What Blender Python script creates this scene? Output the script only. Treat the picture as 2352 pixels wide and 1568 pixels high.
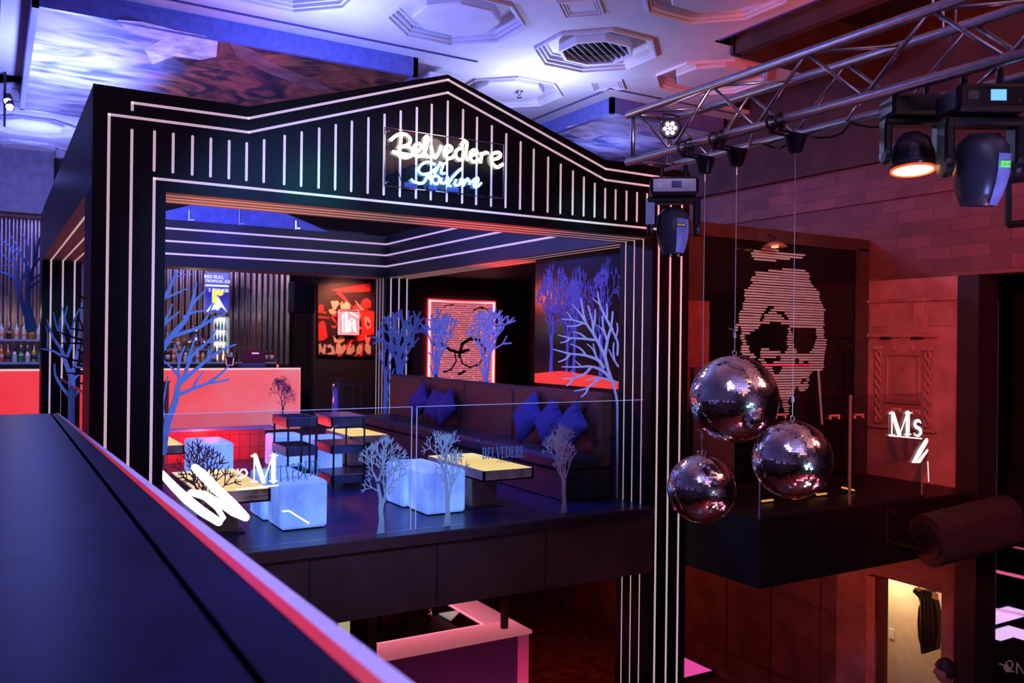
import bpy, math, random
from mathutils import Vector, Matrix
PI = math.pi
sc = bpy.context.scene
C = sc.collection
for o in list(bpy.data.objects): bpy.data.objects.remove(o)

# ------------------------------------------------------------------ camera
EYE = Vector((0, 0, 1.6)); FPX = 1990.5
YAW, PIT, ROL = .54105, .00154, .011756
_f = Vector((math.sin(YAW)*math.cos(PIT), math.cos(YAW)*math.cos(PIT), math.sin(PIT)))
_r0 = Vector((math.cos(YAW), -math.sin(YAW), 0)); _u0 = _r0.cross(_f)
_r = _r0*math.cos(ROL) + _u0*math.sin(ROL); _u = -_r0*math.sin(ROL) + _u0*math.cos(ROL)
cd = bpy.data.cameras.new('camera'); cam = bpy.data.objects.new('camera', cd); C.objects.link(cam)
cd.sensor_width = 36; cd.lens = FPX*36/2352; cd.clip_start = .05; cd.clip_end = 80
M = Matrix((( _r.x, _u.x, -_f.x, EYE.x), (_r.y, _u.y, -_f.y, EYE.y), (_r.z, _u.z, -_f.z, EYE.z), (0, 0, 0, 1)))
cam.matrix_world = M
cd.dof.use_dof = True; cd.dof.focus_distance = 5.6; cd.dof.aperture_fstop = 2.6
sc.camera = cam

# ------------------------------------------------------------------ world, view
w = bpy.data.worlds.new('world'); sc.world = w; w.use_nodes = True
w.node_tree.nodes['Background'].inputs[0].default_value = (.004, .003, .006, 1)
w.node_tree.nodes['Background'].inputs[1].default_value = 1
sc.view_settings.view_transform = 'Standard'; sc.view_settings.look = 'None'
sc.view_settings.exposure = 0; sc.view_settings.gamma = 1; sc.view_settings.use_curve_mapping = False
sc.cycles.use_denoising = True
sc.cycles.max_bounces = 6; sc.cycles.diffuse_bounces = 3; sc.cycles.glossy_bounces = 3
sc.cycles.transmission_bounces = 3; sc.cycles.transparent_max_bounces = 12
sc.cycles.sample_clamp_indirect = 4; sc.cycles.caustics_reflective = False; sc.cycles.caustics_refractive = False
sc.cycles.blur_glossy = .5

# ------------------------------------------------------------------ lights of the club, with added fill spots
def lamp(kind, name, loc, power, col, target=None, size=.1, angle=60, blend=.6, sy=None):
    d = bpy.data.lights.new(name, kind); d.energy = power; d.color = col
    o = bpy.data.objects.new(name, d); C.objects.link(o); o.location = loc
    if kind == 'AREA':
        d.size = size
        if sy: d.shape = 'RECTANGLE'; d.size_y = sy
    else: d.shadow_soft_size = size
    if name.startswith(('soffit', 'sofa', 'ice_spot', 'rear_bar')): d.specular_factor = 0
    if kind == 'SPOT': d.spot_size = math.radians(angle); d.spot_blend = blend
    if target: o.rotation_euler = (Vector(target)-Vector(loc)).to_track_quat('-Z', 'Y').to_euler()
    return o
BLUE = (.17, .2, 1); ICE = (.19, .23, 1)
lamp('POINT', 'blue_uplight', (2.9, 8.4, 4.15), 165, ICE, size=.12)
lamp('POINT', 'blue_uplight', (5.9, 9.2, 4.25), 120, (.42, .48, 1), size=.12)
lamp('POINT', 'blue_uplight', (.75, 11.4, 3.75), 420, ICE, size=.12)
lamp('POINT', 'blue_uplight', (.6, 15.9, 4.2), 150, ICE, size=.12)
lamp('POINT', 'blue_uplight', (8.4, 11.0, 4.2), 28, ICE, size=.12)
lamp('POINT', 'blue_uplight', (3.2, 12.4, 3.3), 26, (.05, .07, 1), size=.12)
lamp('SPOT', 'lilac_ceiling_wash', (3.0, 3.0, 2.9), 45, (.75, .55, .8), (4.6, 7.4, 5), size=.2, angle=85)
lamp('SPOT', 'red_wall_wash', (3.48, 2.29, 2.25), 1500, (1, .07, .035), (9.5, 6.2, 2.9), size=.12, angle=72)
lamp('SPOT', 'magenta_wall_wash', (4.5, 0, 3.4), 260, (1, .09, .2), (9.5, 6.4, .9), size=.2, angle=46)
lamp('SPOT', 'pink_mural_wash', (5.2, 2.0, 3.6), 260, (1, .75, .8), (8.0, 7.1, 1.8), size=.15, angle=26)
lamp('SPOT', 'amber_wall_wash', (4.2, 1.0, 4.3), 150, (1, .25, .1), (9.5, 8, 3.4), size=.2, angle=80)
lamp('SPOT', 'blue_lounge_wash', (2.2, 2.2, 3.7), 800, (.13, .33, 1), (2.7, 7.1, 1.6), size=.15, angle=48)
lamp('SPOT', 'ice_spot', (3.6, 4.4, 3.2), 420, (.4, .5, 1), (5.3, 7.1, 1.45), size=.05, angle=26, blend=.7)
lamp('SPOT', 'blue_floor_wash', (3.2, 10.2, 4.4), 800, (.03, .06, 1), (3.0, 8.6, 0), size=.1, angle=75)
lamp('SPOT', 'teal_spot', (2.6, 3.2, 3.0), 240, (.03, .8, .75), (2.2, 6.66, 2.78), size=.05, angle=13, blend=1)
lamp('SPOT', 'teal_spot', (1.9, 3.6, 3.0), 160, (.03, .7, .8), (2.9, 6.66, 2.72), size=.05, angle=10, blend=1)
lamp('SPOT', 'teal_spot', (3.9, 3.8, 3.0), 240, (.03, .8, .75), (4.75, 6.66, 2.70), size=.05, angle=17, blend=1)
lamp('SPOT', 'teal_spot', (1.2, 2.8, 2.9), 140, (.03, .4, .8), (5.9, 6.66, 1.9), size=.05, angle=6, blend=1)
lamp('SPOT', 'blue_rail_wash', (1.9, 2.6, 3.4), 520, (.38, .3, .85), (.45, 2.6, 1.1), size=.3, angle=95)
lamp('SPOT', 'rear_bar_red', (6.3, 16.0, 3.1), 260, (1, .3, .2), (6.25, 17.15, 1.9), size=.1, angle=78)
lamp('POINT', 'red_tile_wash', (2.4, 11.35, .4), 32, (1, .03, .02), size=.1)
lamp('SPOT', 'sofa_red_wash', (3.4, 12.6, 2.4), 70, (1, .12, .08), (5.5, 9.6, 1.0), size=.2, angle=60)
lamp('SPOT', 'corrugated_ice', (2.0, 14.6, 3.6), 110, (.8, .62, .8), (4.3, 18.5, 1.6), size=.1, angle=60)
lamp('SPOT', 'soffit_red', (7.1, 10.0, 1.5), 420, (1, .03, .02), (5.85, 10.0, 2.65), size=.05, angle=50, blend=1)
lamp('SPOT', 'soffit_red', (3.9, 7.9, .8), 240, (1, .03, .02), (3.9, 6.9, 2.65), size=.05, angle=50, blend=1)
lamp('SPOT', 'soffit_amber', (1.7, 7.7, .7), 150, (1, .42, .2), (1.8, 6.9, 2.65), size=.1, angle=75, blend=1)
lamp('POINT', 'doorway_lamp', (10.15, 7.4, -1.4), 34, (1, .72, .42), size=.12)
lamp('SPOT', 'magenta_floor_wash', (6.5, 2.0, -2.0), 160, (1, .2, .6), (3.6, 3.2, 3.0), size=.3, angle=40)
lamp('POINT', 'lower_red', (8.2, 6.9, -1.3), 22, (1, .12, .06), size=.2)
lamp('POINT', 'lower_orange', (7.4, 10.8, -1.6), 40, (1, .12, .03), size=.2)
lamp('POINT', 'lower_bar_magenta', (5.2, 8.9, -2.0), 10, (1, .1, .32), size=.2)
lamp('SPOT', 'head_blue', (3.6, .8, 1.2), 160, (.2, .32, 1), (3.47, 3.9, 2.3), size=.05, angle=16)
lamp('SPOT', 'added_ball_violet', (.8, 1.6, 3.6), 420, (.45, .35, 1), (3.5, 3.4, 1.2), size=.35, angle=22)  # unseen spots aimed here to give the balls their coloured sheen
lamp('SPOT', 'added_ball_red', (5.8, 1.0, 3.4), 480, (1, .2, .2), (3.5, 3.2, 1.1), size=.35, angle=24)
lamp('SPOT', 'ball_teal', (3.2, -.5, .4), 160, (.2, .8, .9), (3.5, 3.4, 1.25), size=.25, angle=14)
lamp('SPOT', 'head_blue', (3.2, .9, 1.3), 60, (.25, .32, 1), (3.5, 2.06, 2.3), size=.05, angle=22)
lamp('SPOT', 'corrugated_teal', (4.9, 16.6, 2.6), 26, (.55, .85, 1), (5.0, 18.5, 1.5), size=.1, angle=60)
lamp('POINT', 'bottle_light', (.35, 16.9, 2.0), 9, (1, .75, .6), size=.1)  # fill added to brighten the shelf bottles
lamp('POINT', 'bottle_light', (3.2, 16.9, 2.1), 9, (1, .75, .6), size=.1)  # second fill added for the shelf bottles
lamp('SPOT', 'teal_spot', (.75, 9.5, 2.3), 60, (.03, .6, .7), (.83, 13.4, 1.9), size=.05, angle=15, blend=1)
lamp('AREA', 'room_wash', (1.5, -3.5, 4.6), 20, (1, .55, .62), (5.0, 7, 1.0), size=2.5)
lamp('SPOT', 'added_rear_violet', (.8, -1.5, 3.3), 700, (.5, .38, 1), (.9, -1.3, 5), size=.3, angle=140)  # unseen rear spots added so the balls have lit surfaces to mirror
lamp('SPOT', 'added_rear_red', (5.2, -1.6, 3.3), 380, (1, .38, .36), (5.8, -.8, 5), size=.3, angle=140)
lamp('SPOT', 'rear_floor_red', (3.5, -2.0, -.6), 800, (1, .1, .12), (3.6, -1.2, -3.4), size=.3, angle=130)
lamp('SPOT', 'rear_wall_violet', (4.5, -4.5, .5), 260, (.8, .35, .9), (4.5, -8, .8), size=.3, angle=110)

# ------------------------------------------------------------------ geometry helpers
def ray(px, py):
    return _f + _r*((px-1176)/FPX) - _u*((py-784)/FPX)
def at(px, py, ax, val):
    d = ray(px, py); return EYE + d*((val-EYE[ax])/d[ax])

class MB:
    def __init__(s): s.v = []; s.f = []
    def add(s, vs, fs):
        n = len(s.v); s.v += [Vector(v) for v in vs]; s.f += [tuple(i+n for i in f) for f in fs]; return s
    def box(s, lo, hi, m=None):
        x0, y0, z0 = lo; x1, y1, z1 = hi
        vs = [Vector(p) for p in ((x0,y0,z0),(x1,y0,z0),(x1,y1,z0),(x0,y1,z0),(x0,y0,z1),(x1,y0,z1),(x1,y1,z1),(x0,y1,z1))]
        if m: vs = [m @ v for v in vs]
        return s.add(vs, ((0,3,2,1),(4,5,6,7),(0,1,5,4),(1,2,6,5),(2,3,7,6),(3,0,4,7)))
    def bev(s, lo, hi, b=.01, m=None):
        lo = Vector(lo); hi = Vector(hi); b = min(b, *(abs(hi[i]-lo[i])*.45 for i in range(3)))
        pts = {}; vs = []
        for i in range(8):
            c = [(lo, hi)[(i >> k) & 1][k] for k in range(3)]; sg = [1-2*((i >> k) & 1) for k in range(3)]
            for ax in range(3):
                p = [c[k] + (0 if k == ax else sg[k]*b) for k in range(3)]
                pts[i, ax] = len(vs); vs.append(m @ Vector(p) if m else Vector(p))
        fs = []
        for ax in range(3):
            u, v = [k for k in range(3) if k != ax]
            for side in (0, 1):
                q = [(side << ax) | (a << u) | (bb << v) for a, bb in ((0,0),(1,0),(1,1),(0,1))]
                fs.append([pts[i, ax] for i in q])
            for a in (0, 1):
                for bb in (0, 1):
                    i0 = (a << u) | (bb << v); i1 = i0 | (1 << ax)
                    fs.append([pts[i0, u], pts[i1, u], pts[i1, v], pts[i0, v]])
        for i in range(8): fs.append([pts[i, 0], pts[i, 1], pts[i, 2]])
        ctr = sum(vs, Vector())/len(vs); out = []
        for f in fs:
            P = [vs[i] for i in f]; n = (P[1]-P[0]).cross(P[2]-P[0])
            out.append(tuple(f) if n.dot(sum(P, Vector())/len(P)-ctr) > 0 else tuple(reversed(f)))
        return s.add(vs, out)
    def tube(s, pts, r, n=8, cap=True, closed=False):
        pts = [Vector(p) for p in pts]; rs = r if isinstance(r, (list, tuple)) else [r]*len(pts)
        base = len(s.v); k = len(pts); up = None
        for i, p in enumerate(pts):
            a = pts[(i-1) % k] if (closed or i) else pts[i]; b = pts[(i+1) % k] if (closed or i < k-1) else pts[i]
            t = (b-a).normalized()
            if up is None: up = Vector((0,0,1)) if abs(t.z) < .9 else Vector((1,0,0))
            x = t.cross(up)
            if x.length < 1e-4: x = t.orthogonal()
            x.normalize(); y = x.cross(t).normalized(); up = y
            for j in range(n):
                an = 2*PI*j/n; s.v.append(p + (x*math.cos(an)+y*math.sin(an))*rs[i])
        for i in range(k if closed else k-1):
            for j in range(n):
                a, b = i*n+j, i*n+(j+1) % n; c, d = ((i+1) % k)*n+(j+1) % n, ((i+1) % k)*n+j
                s.f.append((base+a, base+b, base+c, base+d))
        if cap and not closed:
            s.f.append(tuple(base+j for j in reversed(range(n)))); s.f.append(tuple(base+(k-1)*n+j for j in range(n)))
        return s
    def lathe(s, prof, n=24, m=None, cap=True):
        base = len(s.v)
        for r, z in prof:
            for j in range(n):
                an = 2*PI*j/n; v = Vector((r*math.cos(an), r*math.sin(an), z)); s.v.append(m @ v if m else v)
        for i in range(len(prof)-1):
            for j in range(n):
                s.f.append((base+i*n+j, base+i*n+(j+1) % n, base+(i+1)*n+(j+1) % n, base+(i+1)*n+j))
        if cap and prof[0][0] > 1e-6: s.f.append(tuple(base+j for j in reversed(range(n))))
        if cap and prof[-1][0] > 1e-6: s.f.append(tuple(base+(len(prof)-1)*n+j for j in range(n)))
        return s
    def prism(s, poly, fn, t):
        """poly: 2D outline, fn maps (u,v) to 3D, t: thickness vector"""
        t = Vector(t); a = [fn(*p) for p in poly]; k = len(a)
        vs = a + [p+t for p in a]
        fs = [tuple(range(k)), tuple(range(2*k-1, k-1, -1))] + [(i, i+k, (i+1) % k + k, (i+1) % k) for i in range(k)]
        return s.add(vs, fs)
    def ribbon(s, pts, ws, fn, t):
        """tapered strip along 2D pts, with round tip"""
        if not isinstance(ws, (list, tuple)): ws = [ws]*len(pts)
        k = len(pts)
        if len(ws) == 2 and k > 2: ws = [ws[0]+(ws[1]-ws[0])*i/(k-1) for i in range(k)]
        L = []; R = []
        for i in range(k):
            a = pts[max(i-1, 0)]; b = pts[min(i+1, k-1)]
            dx, dy = b[0]-a[0], b[1]-a[1]; l = math.hypot(dx, dy) or 1e-9
            nx, ny = -dy/l*ws[i]/2, dx/l*ws[i]/2
            L.append((pts[i][0]+nx, pts[i][1]+ny)); R.append((pts[i][0]-nx, pts[i][1]-ny))
        t = Vector(t); s.nr = getattr(s, 'nr', 0)+1; off = -t.normalized()*(abs(t.length)*.35*((s.nr*7) % 31)/31); fn0 = fn; fn = lambda u, v: fn0(u, v)+off; base = len(s.v)
        for i in range(k):
            for p in (L[i], R[i]):
                q = fn(*p); s.v.append(q); s.v.append(q+t)
        for i in range(k-1):
            a = base+4*i; b = a+4
            s.f += [(a, b, b+2, a+2), (a+1, a+3, b+3, b+1), (a, a+1, b+1, b), (a+2, b+2, b+3, a+3)]
        s.f.append((base, base+2, base+3, base+1)); e = base+4*(k-1); s.f.append((e, e+1, e+3, e+2))
        # round tips
        for (c, d, wd) in ((pts[-1], pts[-2], ws[-1]), (pts[0], pts[1], ws[0])):
            a0 = math.atan2(c[1]-d[1], c[0]-d[0]); r = wd/2
            s.prism([(c[0]+r*math.cos(a0+an), c[1]+r*math.sin(a0+an)) for an in (-1.57, -.8, 0, .8, 1.57)], fn, t)
        return s

def rot(axis, a): return Matrix.Rotation(a, 4, axis)
def T(*p): return Matrix.Translation(Vector(p))
MW = {}
def part(name, mb, mat, parent=None, smooth=False, world=True):
    me = bpy.data.meshes.new(name)
    vs = mb.v
    if parent is not None and world:
        inv = MW[parent].inverted(); vs = [inv @ v for v in vs]
    me.from_pydata([tuple(v) for v in vs], [], mb.f); me.materials.append(mat)
    if smooth:
        me.polygons.foreach_set('use_smooth', [True]*len(me.polygons))
    me.update(); o = bpy.data.objects.new(name, me); C.objects.link(o)
    if parent is not None: o.parent = parent; MW[o] = MW[parent]
    else: MW[o] = Matrix.Identity(4)
    return o
def tag(o, label, cat, group=None, kind=None):
    o['label'] = label; o['category'] = cat
    if group: o['group'] = group
    if kind: o['kind'] = kind
    return o
def thing(name, label, cat, loc=(0,0,0), rz=0, group=None):
    o = bpy.data.objects.new(name, None); C.objects.link(o); o.empty_display_size = .1
    o.location = loc; o.rotation_euler = (0, 0, rz); MW[o] = T(*loc) @ rot('Z', rz)
    return tag(o, label, cat, group)
def single(name, mb, mat, label, cat, loc=None, group=None, smooth=False):
    if loc is None:
        xs = [v.x for v in mb.v]; ys = [v.y for v in mb.v]; zs = [v.z for v in mb.v]
        loc = ((min(xs)+max(xs))/2, (min(ys)+max(ys))/2, min(zs))
    L = Vector(loc); mb.v = [v-L for v in mb.v]
    o = part(name, mb, mat, None, smooth); o.location = L; MW[o] = T(*L)
    return tag(o, label, cat, group)
def struct(name, mb, mat, smooth=False):
    o = part(name, mb, mat, None, smooth); o['kind'] = 'structure'; return o
def dup(root, loc, rz=None, label=None, group=None):
    r = root.copy(); C.objects.link(r); r.location = loc
    if rz is not None: r.rotation_euler = (0, 0, rz)
    if label: r['label'] = label
    if group: r['group'] = group
    MW[r] = T(*loc) @ rot('Z', r.rotation_euler.z)
    for ch in list(root.children):
        c = ch.copy(); C.objects.link(c); c.parent = r; MW[c] = MW[r]
        for g in list(ch.children):
            d = g.copy(); C.objects.link(d); d.parent = c
    return r

def smooth(P, sub=5):
    P = [Vector(p) for p in P]; Q = [P[0]]
    for i in range(1, len(P)):
        a, b, c, d = P[max(i-2, 0)], P[i-1], P[i], P[min(i+1, len(P)-1)]
        for k in range(1, sub+1):
            t = k/sub; Q.append(.5*(2*b+(c-a)*t+(2*a-5*b+4*c-d)*t*t+(3*b-a-3*c+d)*t**3))
    return Q
def shell_patch(prof, a0, a1, m, n=10, th=.004):
    mb = MB(); k = len(prof)
    for i in range(n+1):
        a = a0+(a1-a0)*i/n
        for o_ in (0, th):
            for r_, z in prof: mb.v.append(m @ Vector(((r_+o_)*math.sin(a), -(r_+o_)*math.cos(a), z)))
    W = 2*k
    for i in range(n):
        for j in range(k-1):
            mb.f += [(i*W+k+j, (i+1)*W+k+j, (i+1)*W+k+j+1, i*W+k+j+1), (i*W+j, i*W+j+1, (i+1)*W+j+1, (i+1)*W+j)]
    return mb
# ------------------------------------------------------------------ materials
def mat(name, col, rough=.5, metal=0, emit=None, es=0, noise=0, nscale=8, bump=0, spec=.5, alpha=1, coat=0):
    m = bpy.data.materials.new(name); m.use_nodes = True; nt = m.node_tree; b = nt.nodes['Principled BSDF']
    b.inputs['Base Color'].default_value = (*col, 1); b.inputs['Roughness'].default_value = rough
    b.inputs['Metallic'].default_value = metal; b.inputs['Specular IOR Level'].default_value = spec
    if coat: b.inputs['Coat Weight'].default_value = coat
    if emit: b.inputs['Emission Color'].default_value = (*emit, 1); b.inputs['Emission Strength'].default_value = es
    if noise or bump:
        tc = nt.nodes.new('ShaderNodeTexCoord'); n = nt.nodes.new('ShaderNodeTexNoise'); n.inputs['Scale'].default_value = nscale
        n.inputs['Detail'].default_value = 5; nt.links.new(tc.outputs['Object'], n.inputs['Vector'])
        if noise:
            r = nt.nodes.new('ShaderNodeMapRange'); r.inputs[1].default_value = .3; r.inputs[2].default_value = .7
            r.inputs[3].default_value = 1-noise; r.inputs[4].default_value = 1+noise
            nt.links.new(n.outputs['Fac'], r.inputs[0])
            mx = nt.nodes.new('ShaderNodeMix'); mx.data_type = 'RGBA'; mx.blend_type = 'MULTIPLY'; mx.inputs[0].default_value = 1
            mx.inputs[6].default_value = (*col, 1); nt.links.new(r.outputs[0], mx.inputs[7]); nt.links.new(mx.outputs[2], b.inputs['Base Color'])
        if bump:
            bp = nt.nodes.new('ShaderNodeBump'); bp.inputs['Strength'].default_value = bump; bp.inputs['Distance'].default_value = .01
            nt.links.new(n.outputs['Fac'], bp.inputs['Height']); nt.links.new(bp.outputs['Normal'], b.inputs['Normal'])
    return m
def glow(name, col, s, base=.6):
    return mat(name, tuple(base*c for c in col), .4, emit=col, es=s)
def glass(name, tint=(.9, .95, 1), refl=.06):
    m = bpy.data.materials.new(name); m.use_nodes = True; nt = m.node_tree; nt.nodes.clear()
    o = nt.nodes.new('ShaderNodeOutputMaterial'); t = nt.nodes.new('ShaderNodeBsdfTransparent'); t.inputs[0].default_value = (*tint, 1)
    g = nt.nodes.new('ShaderNodeBsdfGlossy'); g.inputs['Roughness'].default_value = .02
    fr = nt.nodes.new('ShaderNodeFresnel'); ge = nt.nodes.new('ShaderNodeNewGeometry'); io = nt.nodes.new('ShaderNodeMath'); io.operation = 'MULTIPLY_ADD'
    io.inputs[1].default_value = 1/1.45-1.45; io.inputs[2].default_value = 1.45; nt.links.new(ge.outputs['Backfacing'], io.inputs[0]); nt.links.new(io.outputs[0], fr.inputs[0])
    mm = nt.nodes.new('ShaderNodeMath'); mm.operation = 'MULTIPLY'; mm.inputs[1].default_value = refl/.04
    mx = nt.nodes.new('ShaderNodeMixShader')
    nt.links.new(fr.outputs[0], mm.inputs[0]); nt.links.new(mm.outputs[0], mx.inputs[0])
    nt.links.new(t.outputs[0], mx.inputs[1]); nt.links.new(g.outputs[0], mx.inputs[2]); nt.links.new(mx.outputs[0], o.inputs[0])
    return m
def nodes_mat(name, rough=.7):
    m = bpy.data.materials.new(name); m.use_nodes = True; nt = m.node_tree
    nt.nodes['Principled BSDF'].inputs['Roughness'].default_value = rough
    return m, nt, nt.nodes['Principled BSDF']

BLACK = mat('black_lacquer', (.006, .0045, .006), .45, noise=.3, nscale=3, spec=.15)
BLACKM = mat('matte_black', (.012, .011, .013), .6, noise=.2)
PLASTIC = mat('black_plastic', (.009, .009, .011), .38, noise=.15, spec=.4)
STRIP = mat('white_glow_pinstripe', (.8, .72, .76), .4, emit=(.66, .45, .56), es=.72)  # light on the pale lines put in as their own glow
STRIPB = mat('warm_glow_pinstripe', (.8, .7, .65), .4, emit=(.75, .5, .48), es=.6)
WALLR = mat('rear_wall_plaster', (.35, .33, .35), .7, noise=.3)
SOFF = mat('warm_tint_soffit', (.3, .16, .12), .5, noise=.1)  # warm reflection on the dark soffit put into this brown
WHITEP = mat('ceiling_plaster', (.72, .7, .74), .75, noise=.06, nscale=4, bump=.06)
DARKP = mat('dark_plaster', (.045, .02, .018), .8, noise=.4, nscale=2)
DARKC = mat('dark_ceiling', (.012, .009, .01), .8, noise=.3)
COUNTER = mat('dark_counter_top', (.004, .006, .028), .4, noise=.35, nscale=6, spec=.03)
ALU = mat('brushed_aluminium', (.7, .7, .74), .28, metal=.9, noise=.08, nscale=40)
RED = mat('red_reflection', (.9, .02, .02), .35, noise=.1)
STEEL = mat('truss_aluminium', (.42, .4, .44), .32, metal=1, noise=.15, nscale=30)
CHROME = mat('chrome', (.8, .8, .82), .08, metal=1, noise=.04)
FLOORU = mat('lounge_floor', (.010, .014, .06), .3, noise=.5, nscale=3, spec=.35)
FLOORL = mat('dance_floor', (.10, .03, .02), .22, noise=.6, nscale=5, spec=.6)
SLAB = mat('slab_fascia', (.055, .032, .03), .55, noise=.5, nscale=2.2)
TREEB = mat('pale_blue_acrylic', (.32, .5, .92), .5, noise=.1, nscale=6, emit=(.06, .13, .42), es=.0)
TREEW = mat('frosted_vinyl', (.42, .6, .66), .6, noise=.1, nscale=6)
LEATHER = mat('brown_leather', (.06, .024, .024), .45, noise=.3, nscale=10, bump=.15)
LEATHD = mat('dark_leather', (.02, .015, .03), .4, noise=.3, nscale=10, bump=.15)
CUSH = mat('blue_velvet', (.016, .016, .17), .8, noise=.25, nscale=18)
WOOD = mat('dark_walnut', (.45, .22, .15), .4, noise=.4, nscale=9)
GLASS = glass('clear_glass')
GLASSD = glass('balcony_glass', (.93, .93, .95), .06)
EDGE = glow('glass_edge', (.55, .6, 1), .9)
WHITEL = glow('reflection_and_screen_white', (1, 1, 1), 1.3)  # for sign reflections drawn on the glass, and for real screen text

def cube_mat():
    m, nt, b = nodes_mat('glowing_cube_plastic', .45)
    b.inputs['Base Color'].default_value = (.7, .78, .9, 1)
    tc = nt.nodes.new('ShaderNodeTexCoord'); n = nt.nodes.new('ShaderNodeTexNoise'); n.inputs['Scale'].default_value = 3.5
    r = nt.nodes.new('ShaderNodeValToRGB'); r.color_ramp.elements[0].color = (.12, .24, .95, 1); r.color_ramp.elements[1].color = (.26, .46, 1, 1)
    r.color_ramp.elements[0].position = .35; r.color_ramp.elements[1].position = .65
    nt.links.new(tc.outputs['Object'], n.inputs['Vector']); nt.links.new(n.outputs['Fac'], r.inputs[0]); nt.links.new(r.outputs[0], b.inputs['Emission Color'])
    b.inputs['Emission Strength'].default_value = .85
    return m
CUBE = cube_mat()
def grad_glow(name, stops, axis, lo, hi, s, nz=.15):
    """light panel whose backlight varies softly along one axis"""
    m, nt, b = nodes_mat(name, .35)
    b.inputs['Base Color'].default_value = (*[c*.15 for c in stops[0][1]], 1); b.inputs['Specular IOR Level'].default_value = .2
    tc = nt.nodes.new('ShaderNodeTexCoord'); sp = nt.nodes.new('ShaderNodeSeparateXYZ'); nt.links.new(tc.outputs['Object'], sp.inputs[0])
    mr = nt.nodes.new('ShaderNodeMapRange'); mr.inputs[1].default_value = lo; mr.inputs[2].default_value = hi
    nt.links.new(sp.outputs[axis], mr.inputs[0])
    n = nt.nodes.new('ShaderNodeTexNoise'); n.inputs['Scale'].default_value = 1.6; nt.links.new(tc.outputs['Object'], n.inputs['Vector'])
    a = nt.nodes.new('ShaderNodeMath'); a.operation = 'MULTIPLY_ADD'; a.inputs[1].default_value = nz*2; nt.links.new(n.outputs['Fac'], a.inputs[0])
    sub = nt.nodes.new('ShaderNodeMath'); sub.operation = 'SUBTRACT'; sub.inputs[1].default_value = nz; nt.links.new(mr.outputs[0], sub.inputs[0]); nt.links.new(sub.outputs[0], a.inputs[2])
    r = nt.nodes.new('ShaderNodeValToRGB'); e = r.color_ramp.elements
    e[0].position = stops[0][0]; e[0].color = (*stops[0][1], 1); e[1].position = stops[-1][0]; e[1].color = (*stops[-1][1], 1)
    for p, c in stops[1:-1]: q = e.new(p); q.color = (*c, 1)
    nt.links.new(a.outputs[0], r.inputs[0]); nt.links.new(r.outputs[0], b.inputs['Emission Color']); b.inputs['Emission Strength'].default_value = s
    return m
def brick_mat():
    m, nt, b = nodes_mat('stone_blocks', .75)
    tc = nt.nodes.new('ShaderNodeTexCoord'); sp = nt.nodes.new('ShaderNodeSeparateXYZ'); cb = nt.nodes.new('ShaderNodeCombineXYZ')
    nt.links.new(tc.outputs['Object'], sp.inputs[0]); nt.links.new(sp.outputs['Y'], cb.inputs['X']); nt.links.new(sp.outputs['Z'], cb.inputs['Y'])
    br = nt.nodes.new('ShaderNodeTexBrick'); nt.links.new(cb.outputs[0], br.inputs['Vector'])
    br.inputs['Color1'].default_value = (.26, .13, .12, 1); br.inputs['Color2'].default_value = (.14, .075, .075, 1); br.inputs['Mortar'].default_value = (.14, .075, .075, 1)
    br.inputs['Scale'].default_value = 1; br.inputs['Brick Width'].default_value = .46; br.inputs['Row Height'].default_value = .155
    br.inputs['Mortar Size'].default_value = .008
    n = nt.nodes.new('ShaderNodeTexNoise'); n.inputs['Scale'].default_value = 2.2; n.inputs['Detail'].default_value = 7; nt.links.new(tc.outputs['Object'], n.inputs['Vector'])
    mx = nt.nodes.new('ShaderNodeMix'); mx.data_type = 'RGBA'; mx.blend_type = 'MULTIPLY'; mx.inputs[0].default_value = .75
    nt.links.new(br.outputs['Color'], mx.inputs[6]); nt.links.new(n.outputs['Fac'], mx.inputs[7])
    nt.links.new(mx.outputs[2], b.inputs['Base Color'])
    bp = nt.nodes.new('ShaderNodeBump'); bp.inputs['Distance'].default_value = .02; bp.inputs['Strength'].default_value = .2
    nt.links.new(br.outputs['Fac'], bp.inputs['Height']); bp.invert = True; nt.links.new(bp.outputs['Normal'], b.inputs['Normal'])
    return m
BRICK = brick_mat()
PLASTER = mat('red_grey_plaster', (.32, .2, .2), .75, noise=.3, nscale=3, bump=.2)
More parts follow.
